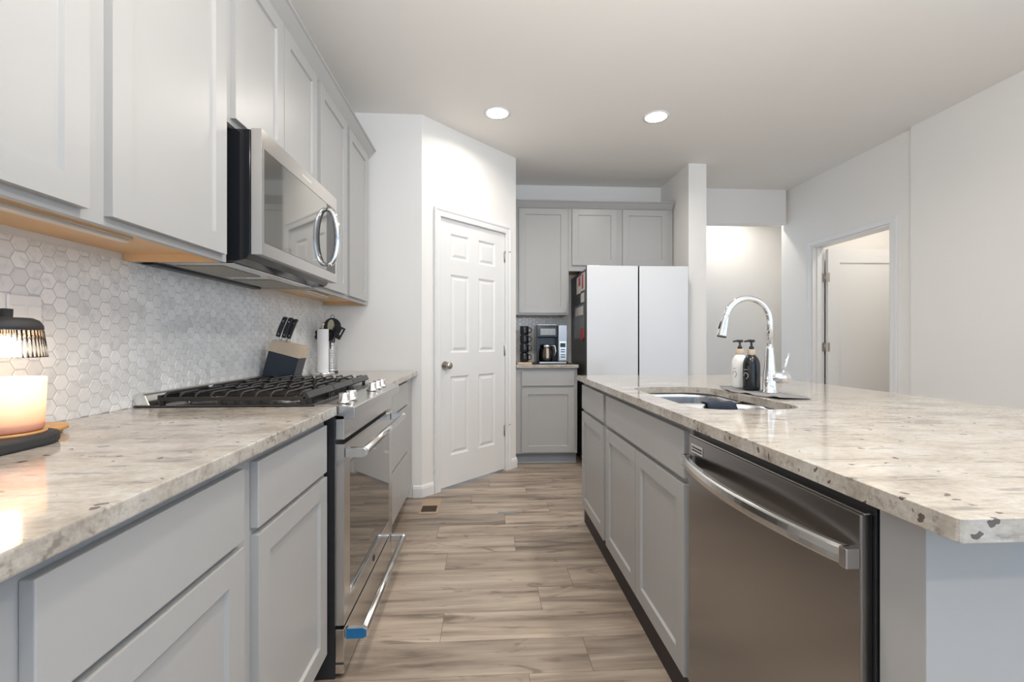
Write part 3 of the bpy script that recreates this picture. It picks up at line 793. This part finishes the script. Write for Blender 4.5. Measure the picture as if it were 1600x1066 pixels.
n = len(HB); vs_ = []
for i, p in enumerate(HB):
    hh = .016; th = .007
    for dy, dz in ((-th, -hh+.004), (-th-.001, 0), (-th, hh-.004), (-th+.004, hh), (th, hh), (th, -hh), (-th+.004, -hh)): vs_.append((p[0], p[1]+dy, p[2]+dz))
fs = [(i*7+j, i*7+(j+1) % 7, (i+1)*7+(j+1) % 7, (i+1)*7+j) for i in range(n-1) for j in range(7)]+[tuple(range(7)), tuple((n-1)*7+j for j in range(7))]
m.add(vs_, fs)
hd = m.build('handle', MT['steel_h'], t, .0008)
for x in (.0, DW-.026): MB().box(x, x+.016, -.024, -.0005, .760, .792).build('handle_bracket', MT['steel'], hd, .0015)

# ------------------------------------------------------------------ sink
t = thing('undermount_sink', 'stainless double-bowl undermount sink in the island countertop', 'sink', (0, 0, 0))
def bowl(x0, x1, y0, y1, zt, zb, r):
    m = MB(); rings = []
    for z, ins, rr in ((zt, -.012, r+.012), (zt, 0, r), (zt-.02, .001, r), (zb+.05, .006, r-.01), (zb+.02, .012, r-.012), (zb+.006, .028, r-.02), (zb, .05, r-.03)):
        rings.append([(x, y, z) for x, y in rrect(x0+ins, x1-ins, y0+ins, y1-ins, max(.02, rr), 6)])
    n = len(rings[0]); vs_ = [p for q in rings for p in q]
    fs = [(k*n+i, k*n+(i+1) % n, (k+1)*n+(i+1) % n, (k+1)*n+i) for k in range(len(rings)-1) for i in range(n)]
    m.add(vs_, fs, True); m.add(rings[-1], [tuple(range(n))], True)
    return m
for y0, y1 in ((SY0-.004, 1.712), (1.742, SY1+.004)):
    o = bowl(SX0-.004, SX1+.004, y0, y1, .8755, .69, .095).build('bowl', MT['sink'], t)
    sl = o.modifiers.new('solid', 'SOLIDIFY'); sl.thickness = .0012
MB().lathe([(0,0),(.038,0),(.042,.003),(.030,.004),(0,.002)], (.85, 1.90, .691)).build('drain', MT['chrome'], t)
# dark cloth over the divider
m = MB(); nx, ny = 8, 14; vs_ = []
for i in range(nx+1):
    for j in range(ny+1):
        s_ = (j/ny-.5)*.19; x = .85+.115*i/nx
        flat = .028
        if abs(s_) < flat: y = 1.727+s_; z = .8765
        else:
            e_ = abs(s_)-flat; y = 1.727+math.copysign(flat+.004*(1-math.exp(-e_*60)), s_); z = .8765-e_
        y += math.copysign(.002*math.sin(i*1.7), s_) if abs(s_) > flat else 0
        vs_.append((x+.003*math.sin(j*.9), y, z+.0018*math.sin(i*1.3+j*.4)+.002))
m.add(vs_, [(i*(ny+1)+j, (i+1)*(ny+1)+j, (i+1)*(ny+1)+j+1, i*(ny+1)+j+1) for i in range(nx) for j in range(ny)], True)
o = tag(m.build('dish_cloth', MT['cloth']), 'dark navy cloth hung over the divider of the sink', 'cloth')
sl = o.modifiers.new('solid', 'SOLIDIFY'); sl.thickness = .003; sl.offset = 1

# ------------------------------------------------------------------ faucet, mat, soap bottles
FX, FY = 1.155, 1.79
t = thing('kitchen_faucet', 'chrome gooseneck pull-down faucet behind the island sink', 'faucet', (FX, FY, CT+.004), math.radians(4))
MB().lathe([(.030,0),(.030,.003),(.0262,.006),(.0255,.05),(.0245,.075),(.0205,.10),(.0165,.155),(.0145,.175),(.0138,.190),(0,.190)], n=36).build('base', MT['chrome'], t)
path = [(0, 0, .188), (0, 0, .285)]
RR = .0975
for i in range(1, 25):
    a = PI*(i/24)*.93; path.append((-RR+RR*math.cos(a), 0, .285+RR*math.sin(a)))
ea = PI*.93; ex, ez = -math.sin(ea), math.cos(ea)
MB().tube(path, .0122, 20).build('spout', MT['chrome'], t)
hx, hz = path[-1][0], path[-1][2]
def hp(d, q=0): return (hx+ex*d-ez*q*-1, 0, hz+ez*d+ex*q*-1)
sp = MB().tube([hp(d_) for d_ in (-.006, -.004, .010, .030, .050, .070, .078, .080)], [.0124, .0140, .0148, .0162, .0180, .0200, .0204, .0190], 28)
so = sp.build('spray_head', MT['chrome'], t)
MB().cyl(hp(.0801), hp(.083), .0175).build('spray_face', MT['black'], so)
MB().tube([hp(.020, .0115), hp(.032, .0150), hp(.052, .0165)], .0045, 10).build('spray_button', MT['black'], so)
hl = MB().cyl((0, -.005, .062), (.062, -.022, .062), .0235, .0235, 28).cyl((.062, -.022, .062), (.067, -.0234, .062), .0215, .018, 28)
ho = hl.build('handle_barrel', MT['chrome'], t)
MB().tube([(.046, -.018, .082), (.054, -.019, .112), (.068, -.022, .160)], [.0058, .0048, .0052], 12).build('lever', MT['chrome'], ho)

# curled grey mat under the faucet
m = MB(); nx, ny = 14, 26; vs_ = []
for i in range(nx+1):
    for j in range(ny+1):
        a, b_ = i/nx, j/ny
        y = 1.60+.385*b_; wdt = .165
        x0 = 1.038+.012*math.sin(b_*7)+.10*max(0, .30-b_)
        x = x0+wdt*a*(1-.55*max(0, .25-b_)*4*.5)
        z = CT+.0016
        edge = max(0, 1-a*5); z += .005*edge*max(0, math.sin(b_*19))+.006*max(0, .12-b_)/.12*(1-a)
        z += .010*max(0, b_-.88)/.12
        vs_.append((x, y, z))
m.add(vs_, [(i*(ny+1)+j, (i+1)*(ny+1)+j, (i+1)*(ny+1)+j+1, i*(ny+1)+j+1) for i in range(nx) for j in range(ny)], True)
o = tag(m.build('faucet_mat', MT['mat']), 'thin grey curling splash mat under the faucet and soap bottles', 'mat')
sl = o.modifiers.new('solid', 'SOLIDIFY'); sl.thickness = .0018; sl.offset = 1

def bottle(label, x, y, rz, body, mark):
    t = thing('soap_bottle', label, 'bottle', (x, y, CT+.0048), rz)
    MB().lathe([(.026,0),(.0315,.002),(.0338,.008),(.034,.020),(.034,.100),(.0325,.118),(.027,.134),(.019,.145),(.014,.150),(.0135,.158),(0,.158)], n=36).build('body', body, t)
    MB().lathe([(.0165,.150),(.0168,.152),(.0168,.172),(.0158,.174),(0,.174)], n=28).build('collar', MT['woodlight'], t)
    p = MB().lathe([(.0095,.1742),(.0095,.184),(.0045,.188),(.0042,.206),(0,.206)], n=18)
    p.tube([(.004, 0, .209), (-.012, 0, .2105), (-.040, 0, .207)], [.0058, .0052, .0036], 10).tube([(-.010,0,.209),(.014,0,.209)], .0062, 10)
    p.build('pump', MT['matblack'], t)
    # faint round mark of the label, facing the sink
    r = MB(); pts = [(-.0346*math.cos(a_), .0346*math.sin(a_), z_) for a_, z_ in ((.30*math.cos(q), .062+.0105*math.sin(q)*1.2) for q in [2*PI*i/20 for i in range(16)])]
    r.tube(pts, .0007, 6); r.tube([(-.0345*math.cos(.25), -.0345*math.sin(.25)*1, .088), (-.0345, 0, .088), (-.0345*math.cos(.25), .0345*math.sin(.25), .088)], .0006, 6)
    r.build('label_mark', mark, t)
    return t
bottle('white soap pump bottle with a tan collar beside the black one', 1.134, 1.972, math.radians(20), MT['white'], MT['matblack'])
bottle('glossy black soap pump bottle with a tan collar beside the faucet', 1.132, 1.880, math.radians(20), MT['blackgloss'], MT['white'])

# ------------------------------------------------------------------ refrigerator
FRY = 3.94; FX0, FX1 = .884, 1.795
t = thing('refrigerator', 'white glass-fronted refrigerator with charcoal sides in the back alcove', 'refrigerator', (0, 0, 0))
box('case', MT['fridgegrey'], FX0+.004, FX1-.004, FRY+.045, BY-.03, .03, 1.765, t, .003)
FM = 1.3455
for a, b_, c, d in ((FX0, FM-.006, .72, 1.783), (FM+.006, FX1, .72, 1.783), (FX0, FM-.006, .06, .706), (FM+.006, FX1, .06, .706)):
    dd = box('door', MT['fridgegrey'], a, b_, FRY+.006, FRY+.043, c, d, t, .002)
    box('glass_panel', MT['fridgewhite'], a+.0005, b_-.0005, FRY, FRY+.0055, c+.0005, d-.0005, dd, .0012)
box('hinge_cover', MT['matblack'], FX0+.02, FX0+.09, FRY+.02, FRY+.12, 1.7655, 1.782, t, .003) if False else None
for x in (FX0+.03, FX1-.06): box('foot', MT['black'], x, x+.03, FRY+.08, FRY+.11, 0, .0295, t)
def sidecard(name, label, cat, y0, y1, z0, z1, mat, extra=None, grp=None):
    o = box(name, MT[mat], FX0+.0008, FX0+.0036, y0, y1, z0, z1)
    tag(o, label, cat, grp)
    if extra:
        for a, b_, c, d, mm in extra: box('printed_area', MT[mm], FX0+.0002, FX0+.0007, a, b_, c, d, o)
    return o
sidecard('paper_note', 'tall pale note on the refrigerator side, uppermost and farthest back', 'note', 4.21, 4.40, 1.57, 1.73, 'note', [(4.225, 4.30, 1.64, 1.72, 'redprint')])
sidecard('paper_note', 'pale note with red print on the refrigerator side nearest its white front, near the top', 'note', 4.03, 4.19, 1.58, 1.74, 'note', [(4.09, 4.15, 1.60, 1.73, 'redprint')])
sidecard('paper_note', 'small white card on the refrigerator side below the two red-printed notes', 'note', 4.06, 4.20, 1.475, 1.56, 'note')
sidecard('photo_sheet', 'large dark grey photo sheet on the side of the refrigerator', 'sheet', 4.06, 4.52, 1.145, 1.46, 'photo', [(4.10, 4.46, 1.36, 1.44, 'note')])
tag(MB().cyl((FX0-.0085, 4.12, 1.18), (FX0+.0001, 4.12, 1.18), .058, n=28).build('round_magnet', MT['redprint']), 'round reddish magnet on the lower corner of the photo sheet', 'magnet')

# ------------------------------------------------------------------ coffee maker, mugs
t = thing('coffee_maker', 'black and steel coffee maker on the small back countertop', 'coffee maker', (.612, 4.26, CT+.0065))
MB().box(-.145, .145, -.10, .13, 0, .018).build('base', MT['blackgloss'], t, .004)
MB().box(-.145, .145, .04, .13, .0181, .24).box(-.145, -.122, -.085, .0399, .0181, .24).build('tower', MT['blackgloss'], t, .003)
MB().box(-.145, .052, -.095, .13, .2401, .352).build('brew_head', MT['blackgloss'], t, .006)
MB().box(-.110, .030, -.0975, -.0955, .262, .322).build('display', MT['display'], t, .001)
MB().box(-.135, .045, -.094, .10, .3525, .358).build('lid', MT['steel_h'], t, .002)
cp = MB().box(.056, .140, -.090, .0399, .0185, .352).build('water_tank', MT['steel_x'], t, .004)
MB().box(.066, .131, -.0925, -.0903, .03, .205).build('control_panel', MT['steel_h'], cp, .001)
MB().box(.074, .123, -.0945, -.0926, .150, .188).build('screen', MT['black'], cp, .001)
for z in (.128, .108, .080, .060): MB().box(.078, .120, -.0945, -.0926, z-.005, z+.004).build('button', MT['matblack'], cp, .0006)
MB().box(-.12, .13, -.1035, -.1002, .002, .016).build('drip_edge', MT['steel_h'], t, .001)
cf = MB().lathe([(.045,0),(.056,.010),(.060,.045),(.058,.085),(.044,.125),(.040,.14),(.044,.155),(0,.158)], n=32).build('carafe', MT['blackglass'], t, loc=(-.045, -.035, .0185))
MB().lathe([(.0445,.132),(.0475,.134),(.0475,.150),(.0445,.152)], n=32).build('carafe_band', MT['chrome'], cf)
MB().tube([(.045, -.02, .15), (.075, -.03, .14), (.082, -.033, .09), (.066, -.028, .035)], .007, 10).build('carafe_handle', MT['steel_h'], cf)
MB().box(-.010, .012, -.062, -.0595, .03, .12).build('carafe_strap', MT['woodlight'], cf, .001)
m = MB().prism(rrect(.435, .80, 4.135, 4.42, .03, 5), CT+.0003, CT+.006)
tag(m.build('appliance_tray', MT['black'], bevel=.001), 'thin black tray under the coffee maker', 'tray')
m = MB().prism(rrect(.285, .425, 4.16, 4.40, .01, 3), CT+.0003, CT+.016)
tag(m.build('wooden_board', MT['woodlight'], bevel=.002), 'tan wooden board under the stack of mugs', 'board')
def mug():
    t = thing('mug', '', 'mug', (0, 0, 0))
    MB().lathe([(.028,0),(.038,.004),(.041,.02),(.041,.080),(.039,.083),(.037,.080),(.036,.012),(0,.010)], n=32).build('cup', MT['blackgloss'], t)
    MB().tube([(.039,0,.066),(.056,0,.068),(.066,0,.055),(.067,0,.040),(.058,0,.024),(.039,0,.020)], .0045, 10).build('handle', MT['blackgloss'], t)
    return t
m0 = mug(); spots = [('lowest black mug in the stack on the back countertop', 0), ('second black mug from the bottom of the stack', 1), ('third black mug from the bottom of the stack', 2), ('topmost black mug in the stack on the back countertop', 3)]
for i, (lb, k) in enumerate(spots):
    if i == 0: o = m0
    else:
        o = m0.copy(); COL.objects.link(o)
        for ch in list(m0.children):
            c_ = ch.copy(); COL.objects.link(c_); c_.parent = o
    o['label'] = lb; o['group'] = 'stacked black mugs'
    o.location = (.362, 4.27, CT+.0165+k*.0845); o.rotation_euler = (0, 0, math.radians(-12+6*(k % 2)))

# ------------------------------------------------------------------ knife block, towels, utensils
LEAN = math.radians(15)
t = thing('knife_block', 'leaning navy and ash knife block right of the gas range', 'knife block', (-1.122, 2.327, CT))
def sh(x, z): return x+math.tan(LEAN)*z
def para(x0, x1, z0a, z0b, z1a, z1b, y0, y1):   # sheared prism
    return MB().prism([(sh(x0, z0a), z0a), (sh(x1, z0b), z0b), (sh(x1, z1b), z1b), (sh(x0, z1a), z1a)], y0, y1, 'y')
para(.0, .156, .0005, .0005, .165, .125, 0, .10).build('lower_block', MT['navy'], t, .0015)
para(.0, .156, .1655, .1255, .222, .184, -.0005, .1005).build('upper_block', MT['woodlight'], t, .0015)
ax = Vector((math.sin(LEAN*1.35), 0, math.cos(LEAN*1.35)))
prp = Vector((ax.z, 0, -ax.x))
def knife(label, off, yy, ln, r=.0):
    b_ = Vector((sh(.006, .2)+off, yy, .2205-off*.25))
    k = thing('kitchen_knife', label, 'knife', (-1.122+b_.x, 2.327+b_.y, CT+b_.z), 0, None)
    M_ = Matrix.Rotation(LEAN*1.35, 4, 'Y')
    m = MB().box(-.010, .010, -.0035, .0035, .001, .020); m.xf(M_); m.build('bolster', MT['steel_h'], k, .001)
    m = MB().prism([(-.011, .0205), (.009, .0205), (.0085, .05), (.010, ln-.02), (.013, ln-.004), (.004, ln), (-.010, ln-.006), (-.013, .06)], -.0065, .0065, 'y'); m.xf(M_)
    h_ = m.build('handle', MT['black'], k, .002)
    m = MB().cyl((0, -.0066, .035), (0, -.0074, .035), .0028, n=12).cyl((0, -.0066, ln-.025), (0, -.0074, ln-.025), .0028, n=12); m.xf(M_); m.build('rivet', MT['steel_h'], h_)
knife('black-handled knife at the left front of the knife block', .014, .022, .128)
knife('black-handled knife in the middle of the three in the block', .034, .040, .130)
knife('black-handled knife at the right rear of the three in the block', .050, .060, .128)

t = thing('paper_towel_holder', 'white paper towel roll on a chrome stand near the pantry wall corner', 'paper towels', (-1.045, 2.99, CT+.0003))
MB().lathe([(.070,0),(.072,.002),(.072,.010),(.068,.013),(0,.013)], n=40).build('stand_base', MT['chrome'], t)
MB().cyl((0,0,.0131), (0,0,.315), .006).lathe([(.006,.315),(.010,.318),(.011,.325),(.006,.332),(0,.333)], n=16).build('rod', MT['chrome'], t)
MB().lathe([(.016,.0135),(.034,.0135),(.0345,.016),(.0345,.288),(.034,.290),(.016,.290)], n=40, closed=True).build('paper_roll', MT['paper'], t)

UX, UY = -1.045, 3.145
t = thing('utensil_holder', 'perforated stainless utensil holder beside the paper towels', 'holder', (UX, UY, CT+.0003))
m = MB(); nn = 56; nz = 34; r = .040; vs_ = []
for j in range(nz+1):
    for i in range(nn): a = 2*PI*i/nn; vs_.append((r*math.cos(a), r*math.sin(a), .008+.187*j/nz))
fs = []
for j in range(nz):
    for i in range(nn):
        if j % 2 == 1 and i % 2 == 0 and 1 < j < nz-1: continue
        fs.append((j*nn+i, j*nn+(i+1) % nn, (j+1)*nn+(i+1) % nn, (j+1)*nn+i))
m.add(vs_, fs, True)
o = m.build('perforated_cup', MT['steel_h'], t); sl = o.modifiers.new('s', 'SOLIDIFY'); sl.thickness = .0008
MB().lathe([(.043,0),(.045,.003),(.045,.010),(.041,.012),(0,.012)], n=36).build('foot', MT['matblack'], t)
MB().lathe([(.0405,.192),(.042,.194),(.042,.200),(.0405,.202)], n=36).build('rim', MT['steel_h'], t)
zb = CT+.013
def utensil(name, label, foot, top, headfn, mat):
    k = thing(name, label, 'utensil', (UX+foot[0], UY+foot[1], zb))
    tp = Vector(top)-Vector(foot)
    MB().tube([(0,0,.004), tuple(tp*.5), tuple(tp)], .0045, 10).build('shaft', MT[mat], k)
    headfn(k, tp); return k
def turner(k, tp):
    x, y, z = tp; m = MB(); W = .038; H = .085
    pts = [(-W*.55, 0), (-W, .02), (-W, H), (W, H*.94), (W, .02), (W*.55, 0)]
    # frame with three slots
    m.box(-W, W, -.0025, .0025, 0, .030); m.box(-W, W, -.0025, .0025, H-.012, H)
    for i in range(4): xx = -W+(2*W-.012)*i/3; m.box(xx, xx+.012, -.0025, .0025, .0301, H-.0121)
    m.xf(Matrix.Translation((x, y, z)) @ Matrix.Rotation(math.radians(28), 4, 'Y')); m.build('slotted_head', MT['matblack'], k, .001)
def ladle(k, tp):
    x, y, z = tp; m = MB().lathe([(0,0),(.030,.004),(.040,.018),(.042,.034),(.040,.034),(.036,.018),(.026,.008),(0,.005)], n=28)
    m.xf(Matrix.Translation((x, y-.012, z+.012)) @ Matrix.Rotation(math.radians(75), 4, 'X')); m.build('bowl', MT['black'], k)
def strainer(k, tp):
    x, y, z = tp; M_ = Matrix.Translation((x, y, z+.045)) @ Matrix.Rotation(math.radians(90), 4, 'X')
    m = MB().lathe([(0,0),(.050,.001),(.058,.006),(.058,.010),(.050,.008),(0,.006)], n=36).xf(M_); o_ = m.build('disc', MT['matblack'], k)
    m = MB().prism([(.0275*math.cos(a)*1.0-.004, .047*math.sin(a)) for a in [PI/2+PI*i/12 for i in range(13)]]+[(.018*math.cos(a)-.004, .047*math.sin(a)) for a in [1.5*PI+PI*i/12 for i in range(13)][1:-1]], .0085, .0105)
    m.xf(M_); m.build('cream_inlay', MT['cream'], o_)
    m = MB(); m.tube([(x-.010, y-.004, z+.098), (x-.012, y-.004, z+.115), (x-.004, y-.004, z+.124), (x+.006, y-.004, z+.122), (x+.011, y-.004, z+.112), (x+.009, y-.004, z+.100)], .003, 8); m.build('hanging_loop', MT['greencap'], k)
utensil('strainer_spoon', 'round black and cream skimmer with a hanging loop in the utensil holder', (-.006, .012, .0), (.004, .020, .255), strainer, 'matblack')
utensil('slotted_turner', 'black slotted turner leaning right in the utensil holder', (.002, -.010, .0), (.030, -.022, .225), turner, 'matblack')
utensil('ladle', 'small black ladle in front in the utensil holder', (.010, -.014, .0), (.010, -.045, .218), ladle, 'black')
utensil('serving_spoon', 'black serving spoon half hidden behind the paper towel roll', (-.020, -.004, .0), (-.048, -.012, .225), ladle, 'matblack')

# ------------------------------------------------------------------ outlets and switch plates
def plate(label, y0, y1, z0, z1, toggles, X=WL+.0075, cat='switch plate', kind='wall_plate'):
    t = thing(kind, label, cat, (X, y0, 0), PI/2)
    box('cover', MT['white'], 0, y1-y0, -.006, 0, z0, z1, t, .0025, seg=3)
    w = (y1-y0)/toggles; zc = (z0+z1)/2
    for i in range(toggles):
        cx = w*(i+.5); MB().box(cx-.0165, cx+.0165, -.0085, -.0062, zc-.033, zc+.033).build('rocker', MT['white'], t, .001)
    return t
plate('white double switch plate on the mosaic behind the candle lamp', 1.139, 1.221, 1.115, 1.232, 2)
plate('white outlet plate on the mosaic behind the knife block', 2.70, 2.775, 1.085, 1.20, 1, cat='outlet', kind='outlet_plate')

# ------------------------------------------------------------------ candle warmer lamp and lid
LX, LY = -.974, .980
t = thing('candle_warmer_lamp', 'black candle warmer lamp with a ribbed glass shade on the near countertop', 'lamp', (LX, LY, CT+.0004))
MB().prism(rrect(-.080, .080, -.175, .080, .078, 10), 0, .024).build('base', MT['matblack'], t, .008, seg=4)
MB().cyl((0,0,.0241), (0,0,.029), .062, n=40).build('wooden_pad', MT['woodtan'], t)
MB().tube([(0, -.150, .0241), (0, -.150, .255), (0, -.146, .266), (0, -.136, .272), (0, -.02, .272)], .0075, 14).build('pole', MT['matblack'], t)
MB().lathe([(.055,.236),(.057,.238),(.056,.246),(.050,.256),(.040,.261),(.012,.262),(.0125,.279),(0,.280)], n=40).build('cap', MT['matblack'], t)
NR = 288
shade = MB().lathe([(.063,.180),(.0625,.182),(.056,.2355),(.0545,.2355),(.0605,.181)], n=NR, rad=lambda i: 1+.012*math.cos(2*PI*i/6), closed=True)
shade.build('ribbed_shade', MT['glass'], t)
bo = MB().lathe([(.014,.2355),(.014,.215),(.026,.205),(.027,.196),(.022,.190),(0,.189)], n=24).build('bulb', MT['filament'], t)
pl = bpy.data.lights.new('candle_lamp_light', 'POINT'); pl.energy = 1.1; pl.color = (1, .70, .42); pl.shadow_soft_size = .02
po = bpy.data.objects.new('candle_lamp_light', pl); COL.objects.link(po); po.location = (LX, LY, CT+.165)
t = thing('candle_jar', 'peach candle jar with painted glow on the candle warmer lamp', 'candle', (LX, LY, CT+.030))
MB().lathe([(.050,0),(.056,.002),(.058,.008),(.0615,.108),(.0600,.109),(.0560,.012),(0,.008)], n=48).build('glass_jar', MT['jar'], t)
MB().lathe([(0,.013),(.0555,.013),(.0556,.018),(0,.018)], n=48).build('wax', MT['wax'], t)
for a in (0, 2.1, 4.2): MB().cyl((.022*math.cos(a), .022*math.sin(a), .0182), (.022*math.cos(a), .022*math.sin(a), .026), .0012, n=8).build('wick', MT['black'], t)
o = MB().lathe([(.040,0),(.044,.002),(.044,.008),(0,.008)], n=40).lathe([(.052,.0081),(.054,.010),(.054,.017),(.052,.019),(0,.019)], n=40).build('jar_lid', MT['woodtan'], loc=(-1.030, 1.106, CT+.0004))
tag(o, 'round bamboo candle lid lying behind the candle warmer lamp', 'lid')

# ------------------------------------------------------------------ floor register and tape
t = thing('floor_register', 'tan metal floor vent in the planks in front of the pantry door', 'vent', (0, 0, 0))
MB().box(-.437, -.312, 2.968, 3.240, .0004, .004).build('plate', MT['vent'], t, .001)
MB().box(-.425, -.325, 3.000, 3.104, .0041, .0052).build('louvre_panel', MT['ventdark'], t)
for i in range(9): y = 3.006+i*.0115; MB().box(-.422, -.328, y, y+.004, .0053, .0068).build('louvre', MT['ventdark'], t)
tag(box('painters_tape', MT['tape'], .080, .196, 2.957, 2.981, .0003, .0008), 'short strip of grey-blue tape on the floor planks', 'tape')

# ------------------------------------------------------------------ ceiling lights
def can(label, x, y, w=CAN_W, r=.075):
    t = thing('recessed_light', label, 'ceiling light', (x, y, CH))
    MB().lathe([(r,-.0005),(r+.018,-.001),(r+.020,-.004),(r+.004,-.008),(r,-.0065)], n=40, closed=True).build('trim_ring', MT['white'], t)
    MB().lathe([(0,-.006),(r-.001,-.006),(r-.001,-.002),(0,-.002)], n=40).build('diffuser', MT['lens'], t)
    l = area_light('can_light', (x, y, CH-.010), w, CAN_C, 2*r, spread=math.radians(158))
    return t
can('round recessed ceiling light in front of the pantry door', .082, 3.233, 4.6)
can('round recessed ceiling light over the far end of the island', 1.228, 3.222)
can('added unseen ceiling light over the near end of the range', .082, 1.0)  # out of view, added for more light over the range
can('added unseen ceiling light over the near end of the island', 1.228, 1.0)  # unseen light added to brighten the island
can('added unseen ceiling light behind the camera on the left', .082, -1.2)  # added out of view to lift the room light from behind
can('added unseen ceiling light behind the camera on the right', 2.3, -1.2)  # unseen, added as extra light from the rear right
can('round recessed ceiling light hidden behind the hall header', 2.95, 5.12, 4.4)
can('round recessed ceiling light inside the closet', 3.85, 3.75, 5.0)

# repeats of one kind carry a common group phrase
GROUPS = {'base_cabinet': 'grey base cabinets', 'wall_cabinet': 'pale grey wall cabinets', 'recessed_light': 'recessed ceiling lights',
          'granite_countertop': 'granite countertops', 'kitchen_knife': 'knives in the knife block', 'soap_bottle': 'soap bottles by the sink',
          'paper_note': 'notes on the refrigerator side', 'under_cabinet_light': 'under-cabinet light bars', 'tile_backsplash': 'hexagon backsplashes',
          'crown_moulding': 'crown mouldings'}
for o in bpy.data.objects:
    k = o.name.split('.')[0]
    if k in GROUPS and o.parent is None: o['group'] = GROUPS[k]
